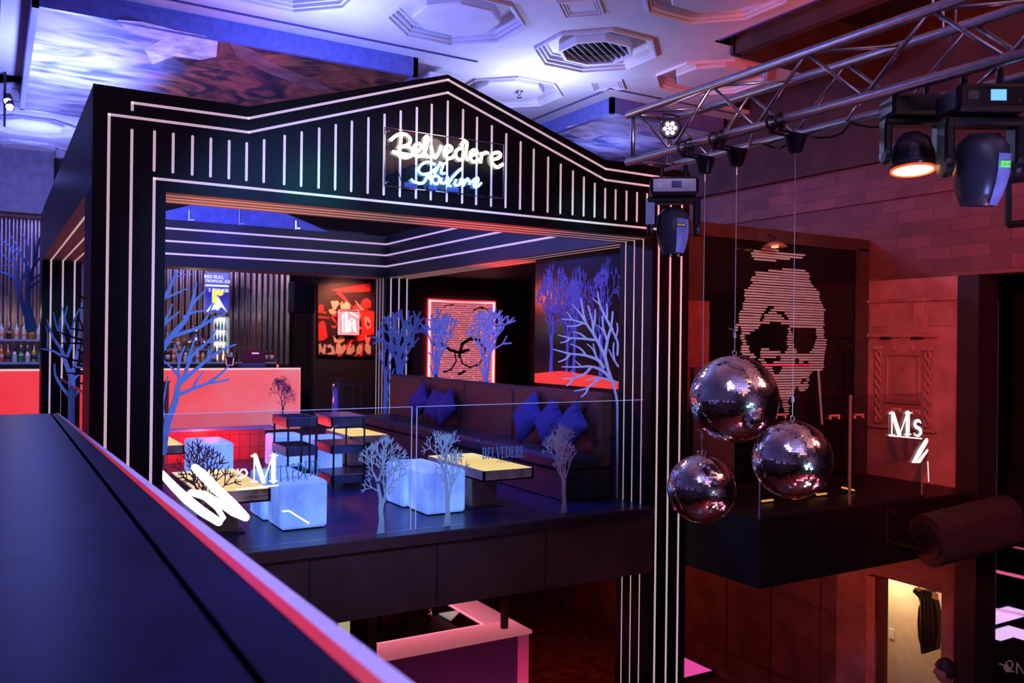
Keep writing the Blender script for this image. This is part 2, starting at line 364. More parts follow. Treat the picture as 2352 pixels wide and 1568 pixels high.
def painting_mat(name, x0, x1):
    m, nt, b = nodes_mat(name, .6)
    tc = nt.nodes.new('ShaderNodeTexCoord'); mp = nt.nodes.new('ShaderNodeMapping'); mp.inputs['Scale'].default_value = (1, 2.2, 1)
    n = nt.nodes.new('ShaderNodeTexNoise'); n.inputs['Scale'].default_value = 1.1; n.inputs['Detail'].default_value = 6; n.inputs['Distortion'].default_value = 1.2
    nt.links.new(tc.outputs['Object'], mp.inputs[0]); nt.links.new(mp.outputs[0], n.inputs['Vector'])
    sky = nt.nodes.new('ShaderNodeValToRGB'); e = sky.color_ramp.elements
    e[0].position = .36; e[0].color = (.12, .16, .3, 1); e[1].position = .6; e[1].color = (.78, .78, .8, 1)
    nt.links.new(n.outputs['Fac'], sky.inputs[0])
    n2 = nt.nodes.new('ShaderNodeTexNoise'); n2.inputs['Scale'].default_value = 1.7; n2.inputs['Detail'].default_value = 7; n2.inputs['Distortion'].default_value = 2
    nt.links.new(tc.outputs['Object'], n2.inputs['Vector'])
    drk = nt.nodes.new('ShaderNodeValToRGB'); e = drk.color_ramp.elements
    e[0].position = .4; e[0].color = (.02, .008, .008, 1); e[1].position = .72; e[1].color = (.5, .14, .05, 1)
    nt.links.new(n2.outputs['Fac'], drk.inputs[0])
    sp = nt.nodes.new('ShaderNodeSeparateXYZ'); nt.links.new(tc.outputs['Object'], sp.inputs[0])
    wob = nt.nodes.new('ShaderNodeMath'); wob.operation = 'MULTIPLY_ADD'; wob.inputs[1].default_value = 1.0; nt.links.new(n.outputs['Fac'], wob.inputs[0]); nt.links.new(sp.outputs['X'], wob.inputs[2])
    mr = nt.nodes.new('ShaderNodeMapRange'); mr.inputs[1].default_value = x0+.5; mr.inputs[2].default_value = x1+.5; nt.links.new(wob.outputs[0], mr.inputs[0])
    mx = nt.nodes.new('ShaderNodeMix'); mx.data_type = 'RGBA'; nt.links.new(mr.outputs[0], mx.inputs[0]); nt.links.new(sky.outputs[0], mx.inputs[6]); nt.links.new(drk.outputs[0], mx.inputs[7])
    nt.links.new(mx.outputs[2], b.inputs['Base Color'])
    return m

# ------------------------------------------------------------------ lettering
def arc(cx, cy, rx, ry, a0, a1, n=9):
    return [(cx+rx*math.cos(math.radians(a0+(a1-a0)*i/(n-1))), cy+ry*math.sin(math.radians(a0+(a1-a0)*i/(n-1)))) for i in range(n)]
TK, TN = .17, .05
GLY = {   # advance, strokes (points, width)
 'B': (.72, [([(.12,0),(.12,1)],TK),([(0,.98),(.36,.98)],TN),([(0,.02),(.38,.02)],TN),(arc(.34,.76,.2,.22,90,-90),[TN,.15,.17,.19,.19,.19,.17,.12,TN]),(arc(.36,.28,.25,.26,90,-90),[TN,.15,.18,.2,.2,.2,.18,.12,TN]),([(.12,.54),(.36,.54)],TN)]),
 'E': (.62, [([(.12,0),(.12,1)],TK),([(0,.98),(.54,.98)],TN),([(0,.02),(.56,.02)],TN),([(.12,.52),(.42,.52)],TN),([(.54,.98),(.54,.8)],TN),([(.56,.02),(.56,.2)],TN),([(.42,.62),(.42,.42)],TN)]),
 'L': (.58, [([(.12,0),(.12,1)],TK),([(0,.98),(.26,.98)],TN),([(0,.02),(.52,.02)],TN),([(.52,.02),(.52,.22)],TN)]),
 'V': (.76, [([(.1,1),(.38,0)],TK),([(.66,1),(.38,0)],TN),([(0,.98),(.24,.98)],TN),([(.56,.98),(.76,.98)],TN)]),
 'D': (.8, [([(.12,0),(.12,1)],TK),([(0,.98),(.36,.98)],TN),([(0,.02),(.36,.02)],TN),(arc(.32,.5,.36,.48,90,-90),[TN,.13,.17,.19,.2,.19,.17,.13,TN])]),
 'R': (.74, [([(.12,0),(.12,1)],TK),([(0,.98),(.36,.98)],TN),([(0,.02),(.26,.02)],TN),(arc(.34,.74,.22,.24,90,-90),[TN,.15,.17,.19,.19,.19,.17,.12,TN]),([(.12,.5),(.36,.5)],TN),([(.34,.5),(.62,0)],TK),([(.54,.02),(.74,.02)],TN)]),
 'M': (1.0, [([(.12,.02),(.12,.98)],TN),([(.14,1),(.46,0)],TK),([(.46,0),(.8,1)],TN),([(.82,0),(.82,1)],TK),([(0,.98),(.2,.98)],TN),([(0,.02),(.24,.02)],TN),([(.7,.98),(.96,.98)],TN),([(.68,.02),(.96,.02)],TN)]),
 's': (.46, [(arc(.22,.5,.15,.14,20,270),[TN,.08,.12,.12,.13,.14,.14,.14,.14]),(arc(.2,.2,.17,.16,90,-160),[.14,.14,.14,.13,.12,.1,.08,TN,TN])]),
 'r': (.5, [([(.12,0),(.12,.62)],.13),([(0,.02),(.28,.02)],TN),([(0,.6),(.14,.6)],TN),([(.14,.45),(.24,.6),(.38,.6)],[TN,.1])]),
}
def serif(mb, txt, fn, t, gap=.1):
    """fn maps (u right, v up) in units of cap height"""
    x = 0
    for ch in txt:
        if ch == ' ': x += .4; continue
        adv, st = GLY[ch]
        for pts, wd in st: mb.ribbon([(p[0]+x, p[1]) for p in pts], wd, fn, t)
        x += adv+gap
    return x
def plain_text(txt, size):
    cu = bpy.data.curves.new('t', 'FONT'); cu.body = txt; cu.size = size; cu.extrude = 0.0; cu.align_x = 'CENTER'
    o = bpy.data.objects.new('t', cu); C.objects.link(o); dg = bpy.context.evaluated_depsgraph_get()
    me = bpy.data.meshes.new_from_object(o.evaluated_get(dg)); r = ([v.co.copy() for v in me.vertices], [tuple(p.vertices) for p in me.polygons])
    bpy.data.objects.remove(o); bpy.data.curves.remove(cu); bpy.data.meshes.remove(me)
    return r
def put_text(mb, txt, size, o, right, up, sx=1):
    vs, fs = plain_text(txt, size); o = Vector(o); right = Vector(right); up = Vector(up)
    mb.add([o+right*(v.x*sx)+up*v.y for v in vs], fs); return mb

# ------------------------------------------------------------------ bare trees (flat cut-outs)
def gen_tree(seed, **k):
    """pick the best balanced crown among a few seeds"""
    best = None
    for q in range(14):
        t = gen_tree1(seed*100+q, **k); n = sum(len(a[0]) for a in t)
        xs = [p[0] for a in t for p in a[0]]; ys = [p[1] for a in t for p in a[0]]
        sc_ = abs(sum(xs)/n)*2+abs(xs[0])+.6*abs(sum(ys)/n-.68)*2+abs(t[0][2]/t[0][3]-.62)*.3-min(n, 900)/3000
        if best is None or sc_ < best[0]: best = (sc_, t)
    return best[1]
def gen_tree1(seed, trunk=.4, spread=1.0, depth=5, w0=.06, fork=True):
    R = random.Random(seed); st = []
    def br(x, y, a, l, wd, d):
        n = 4; pts = [(x, y)]; aa = a
        bend = R.uniform(-.12, .12) + (.06 if a < PI/2 else -.06)
        for i in range(n):
            aa += bend/1.5; x += math.cos(aa)*l/n; y += math.sin(aa)*l/n; pts.append((x, y))
        st.append((pts, (max(wd, w0*.2), max(wd*(.62 if d else .3), w0*.13))))
        if d == 0: return
        k = 2 if R.random() < .6 else 3
        sp = .42*spread*(1+.1*(depth-d))
        offs = ([-sp, sp*.8] if k == 2 else [-sp*1.2, R.uniform(-.1, .1), sp*1.2])
        for of in offs:
            br(x, y, aa+of+R.uniform(-.12, .12), l*R.uniform(.66, .86), wd*.62, d-1)
        if d > 1 and R.random() < .8:
            q = pts[2]; br(q[0], q[1], aa+R.choice((-1, 1))*R.uniform(.6, .9), l*.55, wd*.45, max(0, d-3))
    t = [(0, 0), (.01, trunk*.4), (-.005, trunk*.75), (0, trunk)]
    st.append((t, [w0*1.5, w0*.95, w0*.85, w0*.85]))
    if fork:
        br(0, trunk*.6, PI/2-.25, .22, w0*.55, depth-1)
        br(0, trunk, PI/2+.28, .2, w0*.75, depth)
    else:
        br(0, trunk, PI/2+.05, .2, w0*.8, depth)
    xs = [p[0] for s in st for p in s[0]]; ys = [p[1] for s in st for p in s[0]]
    H = max(ys); x0, x1 = min(xs), max(xs); W = x1-x0
    return [([((p[0]-(x0+x1)/2)/W, p[1]/H) for p in s[0]], s[1], W, H) for s in st]
def tree_mb(seed, cx, h, wdt, fn, t, **k):
    """fn maps plane metres (u, v above base) to 3D"""
    mb = MB()
    for pts, ws, W, H in gen_tree(seed, **k):
        sc_ = h/H
        mb.ribbon([(cx+p[0]*wdt, p[1]*h) for p in pts], [x*sc_ for x in ws], fn, t)
    return mb

# ================================================================== SETTING
# upper gallery floor (lounge level z=0) and slab edge
struct('floor', MB().box((.60, 6.72, -.6), (6.05, 20, 0)).box((-4, -6, -.6), (.36, 20, 0)).box((.36, 7.0, -.6), (.60, 20, 0)).box((6.05, 7.2, -.6), (9.5, 20, -.004)), FLOORU)
fb = MB().box((1.07, 6.60, -.64), (5.6, 6.72, -.10))
struct('trim_1', fb, SLAB)
seams = MB()
for x in (2.15, 3.25, 4.35): seams.box((x-.006, 6.594, -.63), (x+.006, 6.602, -.1))
struct('trim_2', seams, BLACKM)
struct('trim_3', MB().bev((1.07, 6.56, -.10), (5.6, 6.80, .004), .012), mat('slab_nosing', (.025, .022, .03), .3, noise=.2))
# balcony slab on the right
struct('floor_balcony', MB().box((6.06, 5.63, -.63), (9.49, 7.2, 0)), mat('balcony_fascia', (.007, .005, .005), .5, noise=.5, nscale=2))
# dance floor level
struct('floor_lower', MB().box((-4, -8, -3.5), (16, 20, -3.4)), FLOORL)
# walls
wr = MB()
wr.box((9.5, -8, 2.43), (9.8, 20, 3.95)).box((9.5, 7.1, -.6), (9.8, 20, 2.43))
struct('wall_right', wr, BRICK)
struct('wall_right_panel', MB().box((9.5, 5.87, -.64), (9.8, 7.1, 2.43)).box((9.5, 5.87, -3.4), (9.8, 6.05, -.64)).box((9.5, 6.05, -1.25), (9.8, 7.0, -.64)).box((9.5, 7.0, -3.4), (9.8, 7.5, -.64)), PLASTER)
struct('wall_right_upper', MB().box((9.5, -8, 3.95), (9.8, 20, 5.9)), DARKP)
struct('trim_4', MB().box((9.40, -8, 3.9), (9.5, 20, 3.97)), DARKP)
struct('trim_5', MB().box((9.46, -8, 3.42), (9.5, 20, 3.46)), BRICK)
struct('wall_right_lower', MB().box((9.5, 7.5, -3.4), (9.8, 15, -.62)), mat('wood_panelling', (.16, .09, .085), .5, noise=.4, nscale=2.5))
pm = MB()
for y in (7.75, 8.6, 9.45): pm.box((9.485, y, -3.2), (9.5, y+.02, -.9))
for z in (-3.0, -1.9, -.95): pm.box((9.485, 7.6, z), (9.5, 10.4, z+.025))
struct('trim_6', pm, mat('wood_moulding', (.11, .06, .055), .5, noise=.2))
struct('trim_7', MB().box((9.46, 5.62, -3.4), (9.84, 5.87, 2.43)), BLACKM)
struct('wall_back', MB().box((-4, 18.62, -.6), (16, 18.9, 5.6)), DARKP)
struct('wall_left', MB().box((-4.2, -8, -3.4), (-4, 20, 5.6)), WALLR)
struct('wall_front', MB().box((-4, -8.2, -3.4), (16, -8, 5.6)), WALLR)
struct('wall_lower_back', MB().box((-4, 14.8, -3.4), (9.5, 15, -.6)), DARKP)
struct('wall_annex', MB().box((15.8, -8, -3.4), (16, 20, 5.6)).box((9.8, 10.5, -3.4), (15.8, 10.7, -.6)), BLACKM)
# back area right of pavilion
struct('wall_rear_lounge', MB().box((6.5, 15.1, 0), (9.5, 15.3, 3.4)), DARKP)
struct('wall_bar_side', MB().box((5.62, 17.2, 0), (7.6, 17.35, 3.4)), BLACKM)

# ceiling with octagonal coffers
def ceiling():
    mb = MB(); Z = 5.0; hx, hy = .91, .975; a, b = .68, .2817
    skip = lambda x, y: (x < 4.6 and 9.4 < y < 14) or (x > 7.2 and 9.4 < y < 14) or (x > 7.3 and y < 7.1) or (x > 9.5)
    prof = [(1.0, 0), (1.0, -.03), (.975, -.03), (.97, .02), (.963, .02), (.958, -.005), (.93, .0), (.925, .05), (.917, .05), (.91, .03), (.885, .035), (.88, .09), (.872, .09), (.865, .07), (.83, .08), (.82, .10), (.64, .10), (.64, .005), (.62, -.01)]; pv = prof[:-2]+[(.3, .10)]
    octo = [(b, a), (a, b), (a, -b), (b, -a), (-b, -a), (-a, -b), (-a, b), (-b, a)]
    cells = []
    for i in range(-5, 3):
        for j in range(-7, 6):
            cx, cy = 5.99+1.82*i, 8.15+1.95*j
            if skip(cx, cy): continue
            cells.append((cx, cy))
            out = [(b, hy), (hx, hy), (hx, b), (hx, -b), (hx, -hy), (b, -hy), (-b, -hy), (-hx, -hy), (-hx, -b), (-hx, b), (-hx, hy), (-b, hy)]
            vs = [(cx+x, cy+y, Z) for x, y in octo+out]; O = lambda k: 8+k
            fs = [(7, 0, O(0), O(11)), (0, 1, O(2), O(1), O(0)), (1, 2, O(3), O(2)), (2, 3, O(5), O(4), O(3)), (3, 4, O(6), O(5)), (4, 5, O(8), O(7), O(6)), (5, 6, O(9), O(8)), (6, 7, O(11), O(10), O(9))]
            mb.add(vs, fs)
            pf = pv if abs(cx-5.99) < .1 and abs(cy-8.15) < .1 else prof
            n = len(pf); vs = [(cx+x*s, cy+y*s, Z+z) for s, z in pf for x, y in octo]
            fs = [(k*8+q, k*8+(q+1) % 8, (k+1)*8+(q+1) % 8, (k+1)*8+q) for k in range(n-1) for q in range(8)] + [tuple((n-1)*8+q for q in range(8))]
            mb.add(vs, fs)
            # moulded diamond at the cell corner
            for s0, s1, dz in ((.30, .27, -.018), (.25, .225, -.012), (.205, .185, -.008)):
                px, py = cx+hx, cy+hy
                D = [(px, py+s0), (px+s0, py), (px, py-s0), (px-s0, py)]; E = [(px, py+s1), (px+s1, py), (px, py-s1), (px-s1, py)]
                if skip(cx+1.82, cy) or skip(cx, cy+1.95): continue
                vs = [(x, y, Z-.0005) for x, y in D]+[(x, y, Z+dz) for x, y in D]+[(x, y, Z+dz) for x, y in E]+[(x, y, Z-.0005) for x, y in E]
                mb.add(vs, [(k*4+q, k*4+(q+1) % 4, (k+1)*4+(q+1) % 4, (k+1)*4+q) for k in range(3) for q in range(4)])
    return mb
struct('ceiling', ceiling(), WHITEP)
struct('ceiling_panel_surround', MB().box((-1, 9.125, 5.0), (5.08, 14.1, 5.05)).box((6.9, 9.125, 5.0), (9.5, 14.1, 5.05)), WHITEP)
struct('ceiling_dark', MB().box((-4, -8, 5.62), (16, 20, 5.8)).box((9.8, 5.6, -.62), (15.8, 20, -.5)), DARKC)
struct('trim_8', MB().box((7.18, -8, 4.9), (7.3, 7.15, 5.62)).box((7.18, 7.12, 4.9), (9.5, 7.2, 5.62)), DARKP)
struct('trim_9', MB().box((1.0, 9.2, 4.985), (5.0, 9.225, 5.0)).box((7.0, 9.2, 4.985), (9.4, 9.225, 5.0)).box((7.0, 9.2, 4.985), (7.025, 13.9, 5.0)).box((-1, 9.2, 4.985), (.6, 9.225, 5.0)).box((6.9, 4.5, 4.985), (6.925, 7.1, 5)), mat('ceiling_groove', (.06, .06, .2), .6))
# deep bulkhead at the far left above the bar
struct('trim_10', MB().box((-4, 18.0, 3.98), (.95, 18.6, 5.0)).box((-4, 18.0, 3.85), (7, 18.6, 3.98)), mat('bulkhead_paint', (.16, .13, .16), .6, noise=.2))
# painted ceiling panels hung below the coffers
FASC = mat('panel_fascia_blue', (.12, .14, .42), .45, noise=.2, nscale=14)
def painted(name, x0, x1, y0, y1, label, m, drape):
    t = thing(name, label, 'ceiling painting', ((x0+x1)/2, (y0+y1)/2, 4.78))
    part('frame', MB().box((x0, y0, 4.78), (x1, y0+.06, 5.0)).box((x0, y1-.06, 4.78), (x1, y1, 5.0)).box((x0, y0, 4.78), (x0+.06, y1, 5.0)).box((x1-.06, y0, 4.78), (x1, y1, 5.0)), FASC, t)
    o = part('canvas', MB().box((x0+.06, y0+.06, 4.785), (x1-.06, y1-.06, 4.80)), m, t)
    for k, poly in enumerate(drape):
        part('painted_cloth' if k % 2 == 0 else 'painted_rock', MB().prism(poly, lambda u, v: Vector((u, v, 4.785)), (0, 0, -.003)), mat('pale_cloth_paint' if k % 2 == 0 else 'rock_paint', (.75, .7, .66) if k % 2 == 0 else (.28, .12, .08), .6, noise=.5, nscale=5), t)
pc = lambda *l: [tuple(at(x, y, 2, 4.785)[:2]) for x, y in l]
painted('ceiling_painting', .30, 4.35, 9.5, 13.95, 'large sky painting with pale cloth and dark rocks on the ceiling left of the gable', painting_mat('cloud_painting', -1.1, -.4),
        [pc((268, 45), (330, 50), (400, 68), (470, 82), (500, 95), (497, 130), (460, 137), (400, 128), (350, 147), (332, 112), (370, 92), (300, 75)), pc((525, 95), (580, 115), (640, 152), (700, 175), (760, 205), (745, 212), (690, 195), (610, 165), (545, 130))])
painted('ceiling_painting', 7.28, 9.45, 9.53, 13.95, 'second sky painting on the ceiling, seen above the right slope of the gable', painting_mat('night_painting', .7, 1.6),
        [pc((1300, 292), (1345, 280), (1372, 285), (1360, 300), (1390, 308), (1350, 322), (1310, 308))])
# dentil cornice beyond the painting's right end
dc = MB().box((4.55, 9.6, 4.82), (4.9, 13.5, 4.9))
for k in range(26): dc.box((4.62, 9.7+k*.145, 4.72), (4.8, 9.78+k*.145, 4.82))
single('dentil_cornice', dc, WHITEP, 'white toothed plaster cornice running along the right end of the large ceiling painting', 'cornice')
# vents and sprinkler
def vent(cx, cy, label):
    t = thing('ceiling_vent', label, 'vent', (cx, cy, 4.95))
    R, r2 = .44, .40
    o8 = lambda s: [(cx+s*math.cos(PI/8+k*PI/4), cy+s*math.sin(PI/8+k*PI/4)) for k in range(8)]
    a, b, mb = o8(R), o8(r2), MB()
    vs = [(x, y, 5.14) for x, y in a]+[(x, y, 4.97) for x, y in a]+[(x, y, 4.97) for x, y in b]+[(x, y, 5.14) for x, y in b]
    mb.add(vs, [(k*8+q, k*8+(q+1) % 8, (k+1)*8+(q+1) % 8, (k+1)*8+q) for k in range(3) for q in range(8)])
    part('collar', mb, WHITEP, t)
    part('back_plate', MB().prism([(x, y) for x, y in a], lambda u, v: Vector((u, v, 5.07)), (0, 0, .005)), BLACKM, t)
    for k in range(9):
        d = -.30+k*.075; h = math.sqrt(max(0, r2*r2-d*d))*.95
        m = T(cx, cy, 5.0) @ rot('Z', .6) @ T(0, d, 0) @ rot('X', .6)
        part('slat', MB().box((-h, -.022, -.004), (h, .022, .004), m), ALU, t)
vent(5.99, 8.15, 'octagonal slatted vent set in the coffered ceiling above the neon sign')
sp = MB().lathe([(.0, 4.98), (.05, 4.98), (.05, 4.965), (.018, 4.96), (.018, 4.9), (.035, 4.895), (.035, 4.885), (0, 4.885)], 12, T(6.05, 9.95, .01))
single('ceiling_sprinkler', sp, CHROME, 'small chrome sprinkler head in the coffer just above the right slope of the gable', 'sprinkler', smooth=True)
# left wall column + twin spot
t = thing('ceiling_spotlight', 'twin warm spotlight glowing at the far left edge under the ceiling', 'spotlight', (.02, 12.9, 4.35))
for px, py in ((18, 233), (22, 246)):
    c = at(px, py, 1, 12.9); part('lamp_head', MB().lathe([(.03, .1), (.05, .06), (.055, -.02), (0, -.02)], 14, T(*c) @ rot('X', .5)), PLASTIC, t, True)
    part('bulb', MB().lathe([(0, .0), (.045, .0), (.04, -.03), (0, -.035)], 14, T(c[0], c[1]-.03, c[2]) @ rot('X', -1.0)), glow('warm_bulb', (1, .8, .6), 6), t, True)
part('bracket', MB().box((-.02, 12.88, 4.28), (.0, 12.95, 4.9)).box((.1, 12.9, 4.3), (.13, 12.93, 5.0)), PLASTIC, t)
single('bronze_duct', MB().tube([(-.12, 8.3, 4.7), (-.12, 13.2, 4.7)], .16, 16), mat('bronze', (.25, .13, .07), .3, metal=.8, noise=.3), 'dark bronze duct running under the ceiling left of the large painting', 'duct', smooth=True)

# ================================================================== PAVILION
X0, X1, IX0, IX1, Y0, Y1, Y2, Y3 = .585, 6.08, 1.067, 5.6, 6.66, 7.16, 13.4, 13.9
HB, HT = 2.656, 3.36
pav = thing('pavilion', 'black house-shaped pavilion frame with pale pinstripe lines and a gabled front', 'pavilion', (3.33, 10.3, 0))
def column(x0, x1, y0, y1, zb): part('column', MB().box((x0, y0, zb), (x1, y1, HB)), BLACK, pav)
column(X0, IX0, Y0, Y1, -3.39); column(IX1, X1, Y0, Y1, -3.39); column(X0, IX0, Y2, Y3, .001); column(IX1, X1, Y2, Y3, .001)
UND = mat('header_lacquer', (.012, .008, .012), .45, noise=.3, nscale=3)
part('front_header', MB().box((X0, Y0, HB), (X1, Y1, HT-.01)), UND, pav)
part('warm_tint_soffit', MB().box((IX0, Y0+.001, HB-.0008), (IX1, Y1, HB)), SOFF, pav); part('warm_tint_soffit', MB().box((IX1+.0, Y1, HB-.0008), (X1, Y2, HB)), SOFF, pav); part('warm_tint_soffit', MB().box((X0, Y1, HB-.0008), (IX0, Y2, HB)), SOFF, pav); part('warm_tint_soffit', MB().box((IX0, Y2, HB-.0008), (IX1, Y3, HB)), SOFF, pav)
part('rear_header', MB().box((X0, Y2, HB), (X1, Y3, HT-.02)), UND, pav)
part('side_header', MB().box((X0, Y1, HB), (IX0, Y2, HT-.01)), UND, pav)
part('side_header', MB().box((IX1, Y1, HB), (X1, Y2, HT-.01)), UND, pav)
gab = [(X0, HB), (X1, HB), (X1, 3.36), (5.0, 3.36), (3.32, 3.885), (1.65, 3.36), (X0, 3.36)]
part('gable_panel', MB().prism(gab, lambda u, v: Vector((u, Y0-.02, v)), (0, .02, 0)).box((X0, Y0-.02, -3.39), (IX0, Y0, HB)).box((IX1, Y0-.02, -3.39), (X1, Y0, HB)), BLACK, pav)
g2 = [(1.65, HT-.03), (5.0, HT-.03), (3.32, 3.885)]
rg = part('rear_gable_panel', MB().prism(g2, lambda u, v: Vector((u, Y3-.02, v)), (0, .02, 0)), mat('blue_lit_panel', (.15, .17, .6), .4, noise=.2), pav)  # blue light on this gable put into its colour
br_ = MB()
for x in (2.0, 2.55, 3.3, 4.2): br_.box((x, Y3-.05, HT-.02), (x+.02, Y3-.02, HT+.0+max(.08, .5-abs(x-3.32)*.3)-.06)).box((x+.03, Y3-.03, HT+.05), (x+.09, Y3-.02, HT+.07))
part('gable_bracket', br_, ALU, pav)
LW = .019
def strip(pts, fn, t, w=LW, m=STRIP):
    part('glow_pinstripe', MB().ribbon(pts, w, fn, t), m, pav)  # pinstripes; their lit look is an added glow, no lamps inside
fr = lambda u, v: Vector((u, Y0-.0205, v)); tf = (0, -.004, 0)
c = 3.33; mir = lambda x: 6.665-x
strip([(.836, 3.215), (.836, 3.264)], fr, tf); strip([(.836, 3.264), (1.646, 3.27)], fr, tf); strip([(1.646, 3.27), (3.32, 3.84)], fr, tf); strip([(3.32, 3.84), (5.01, 3.27)], fr, tf); strip([(5.01, 3.27), (5.83, 3.264)], fr, tf)
strip([(.688, -3.3), (.688, 3.16)], fr, tf); strip([(.688, 3.16), (1.65, 3.165)], fr, tf); strip([(1.65, 3.165), (3.32, 3.73)], fr, tf); strip([(3.32, 3.73), (5.005, 3.165)], fr, tf); strip([(5.005, 3.165), (5.977, 3.16)], fr, tf); strip([(5.977, 3.16), (5.977, -3.3)], fr, tf)
strip([(.836, -3.3), (.836, 3.07)], fr, tf); strip([(5.83, -3.3), (5.83, 3.07)], fr, tf)
strip([(.987, -3.3), (.987, 2.745)], fr, tf); strip([(.987, 2.745), (5.68, 2.745)], fr, tf); strip([(5.68, 2.745), (5.68, -3.3)], fr, tf)
for x in (.985,1.112,1.245,1.374,1.506,1.635,1.765,1.922,2.055,2.195,2.33,2.464,2.605,2.744,2.887,3.033,3.17,3.321,3.469,3.607,3.756,3.904,4.055,4.195,4.352,4.492,4.63,4.756,4.883,5.007,5.132,5.265,5.395,5.521,5.67):
    top = 3.08+max(0, .575*(1-abs(x-3.32)/1.67))
    strip([(x, 2.803), (x, top)], fr, tf)
# soffits: three thin lines each
for k, y in enumerate((6.78, 6.92, 7.06)):
    strip([(IX0, y), (IX1, y)], lambda u, v: Vector((u, v, HB-.001)), (0, 0, -.003), .012, STRIPB)
    strip([(-3.3, y), (HB, y)], lambda u, v: Vector((IX1-.001, v, u)), (-.003, 0, 0), .012, STRIPB)
    strip([(Y1, IX1+.10+k*.14), (Y2, IX1+.10+k*.14)], lambda u, v: Vector((v, u, HB-.001)), (0, 0, -.003), .012, STRIPB)
    strip([(Y1, .69+k*.145), (Y2, .69+k*.145)], lambda u, v: Vector((v, u, HB-.001)), (0, 0, -.003), .02, STRIPB)
    strip([(.0, Y2+.12+k*.13), (HB, Y2+.12+k*.13)], lambda u, v: Vector((IX1-.001, v, u)), (-.003, 0, 0), .012, STRIPB)
    z = 2.84+k*.184
    strip([(IX0, z), (IX1, z)], lambda u, v: Vector((u, Y2-.001, v)), (0, -.003, 0), .024)
    strip([(Y1, z), (Y2, z)], lambda u, v: Vector((IX1-.001, u, v)), (-.003, 0, 0), .024)
    for xx in (.69+k*.145, 5.69+k*.145):
        strip([(xx, .02), (xx, HB)], lambda u, v: Vector((u, Y2-.001, v)), (0, -.003, 0), .02)

# ================================================================== NEON SIGN ON THE GABLE
SY = Y0-.10
def fpt(px, py, y=SY): return at(px, py, 1, y)
ns = thing('neon_sign', 'neon script sign in warm white over blue letters on a clear backing on the gable', 'neon sign', (3.33, SY, 2.9))
xa, za = fpt(886, 291)[0], fpt(886, 291)[2]; xb, zb = fpt(1158, 456)[0], fpt(1158, 456)[2]
part('backing_panel', MB().box((xa, SY+.02, zb), (xb, SY+.026, za)), GLASS, ns)
fm = MB()
for p, q in (((xa, za), (xb, za)), ((xb, za), (xb, zb)), ((xb, zb), (xa, zb)), ((xa, zb), (xa, za))): fm.tube([(p[0], SY+.02, p[1]), (q[0], SY+.02, q[1])], .004, 6)
part('edge_frame', fm, CHROME, ns)
bt = MB()
for x in (xa+.03, xb-.03):
    for z in (za-.03, zb+.03): bt.tube([(x, SY, z), (x, Y0-.02, z)], .006, 6)
part('standoff', bt, CHROME, ns)
WARM = glow('warm_neon', (1, .82, .6), 5); BLN = glow('blue_neon', (.16, .42, 1), 6)
wl = [  # warm script, pixel tracks from the photograph's big letters
 [(897,322),(912,310),(930,308),(942,318),(940,330),(926,336),(914,338)], [(922,312),(918,345),(914,356)], [(914,338),(936,336),(948,346),(944,358),(928,361),(902,348)],
 [(950,352),(962,346),(968,336),(960,329),(951,338),(952,352),(962,359),(973,352)], [(975,352),(984,320),(980,313),(975,322),(976,350),(984,360)],
 [(990,334),(994,352),(1000,362),(1010,345),(1013,334)], [(1018,352),(1032,348),(1038,340),(1030,334),(1021,342),(1021,356),(1032,364),(1043,358)],
 [(1062,340),(1050,344),(1047,358),(1056,367),(1066,360),(1073,330),(1066,325),(1060,334)], [(1073,330),(1070,356),(1076,368)],
 [(1081,358),(1092,354),(1096,348),(1088,344),(1081,352),(1082,366),(1090,372),(1100,366)], [(1103,350),(1106,358),(1104,374)], [(1106,358),(1114,350),(1122,352)],
 [(1127,366),(1142,364),(1150,358),(1146,350),(1134,352),(1128,362),(1132,376),(1144,384),(1155,376)]]
for l in wl:
    part('neon_letter', MB().tube(smooth([fpt(x, y) for x, y in l]), .0135, 8), WARM, ns, True)
part('neon_underline', MB().tube([fpt(x, y) for x, y in ((902,347),(930,353),(960,357),(988,361))], .0105, 8), WARM, ns, True)
bl = [[(1000,378),(982,372),(966,380),(962,393),(972,400),(990,396),(1004,384)], [(1012,372),(1004,388),(998,400)], [(1006,380),(1026,374)], [(1018,380),(1013,396),(1022,398)], [(944,411),(952,418),(972,420),(982,404),(988,412)],
      [(994,420),(994,407),(1004,404),(1010,412),(1004,422),(996,420)], [(1014,408),(1014,420),(1024,418),(1028,406),(1028,420)], [(1061,386),(1044,402),(1030,422),(1036,428)], [(1048,412),(1044,424),(1054,424),(1060,410),(1060,424)], [(1066,412),(1064,426),(1074,410),(1080,424)],
      [(1084,418),(1096,408),(1098,416),(1088,424),(1094,430),(1106,420)]]
for l in bl: part('neon_letter', MB().tube(smooth([fpt(x, y) for x, y in l]), .012, 8), BLN, ns, True)
TBM = mat('blue_plastic', (.08, .12, .35), .4, noise=.1)
for a, b in (((928, 422), (958, 426)), ((984, 428), (1004, 430)), ((1028, 432), (1054, 436))): part('transformer', MB().bev(tuple(fpt(*a)-Vector((0, .01, .03))), tuple(fpt(*b)+Vector((0, .02, .015))), .006), TBM, ns)
wc = MB().tube([fpt(x, y) for x, y in ((899,318),(906,338),(911,360),(915,395),(924,422))], .004, 5).tube([fpt(x, y) for x, y in ((1004,431),(1030,440),(1070,447),(1110,452),(1150,452))], .004, 5).tube([fpt(x, y) for x, y in ((928,418),(934,398),(955,382),(984,372))], .003, 5)
part('wire', wc, PLASTIC, ns, True)
lamp('POINT', 'neon_glow', fpt(1015, 340)-Vector((0, .12, 0)), 2.2, (1, .85, .65), size=.15)
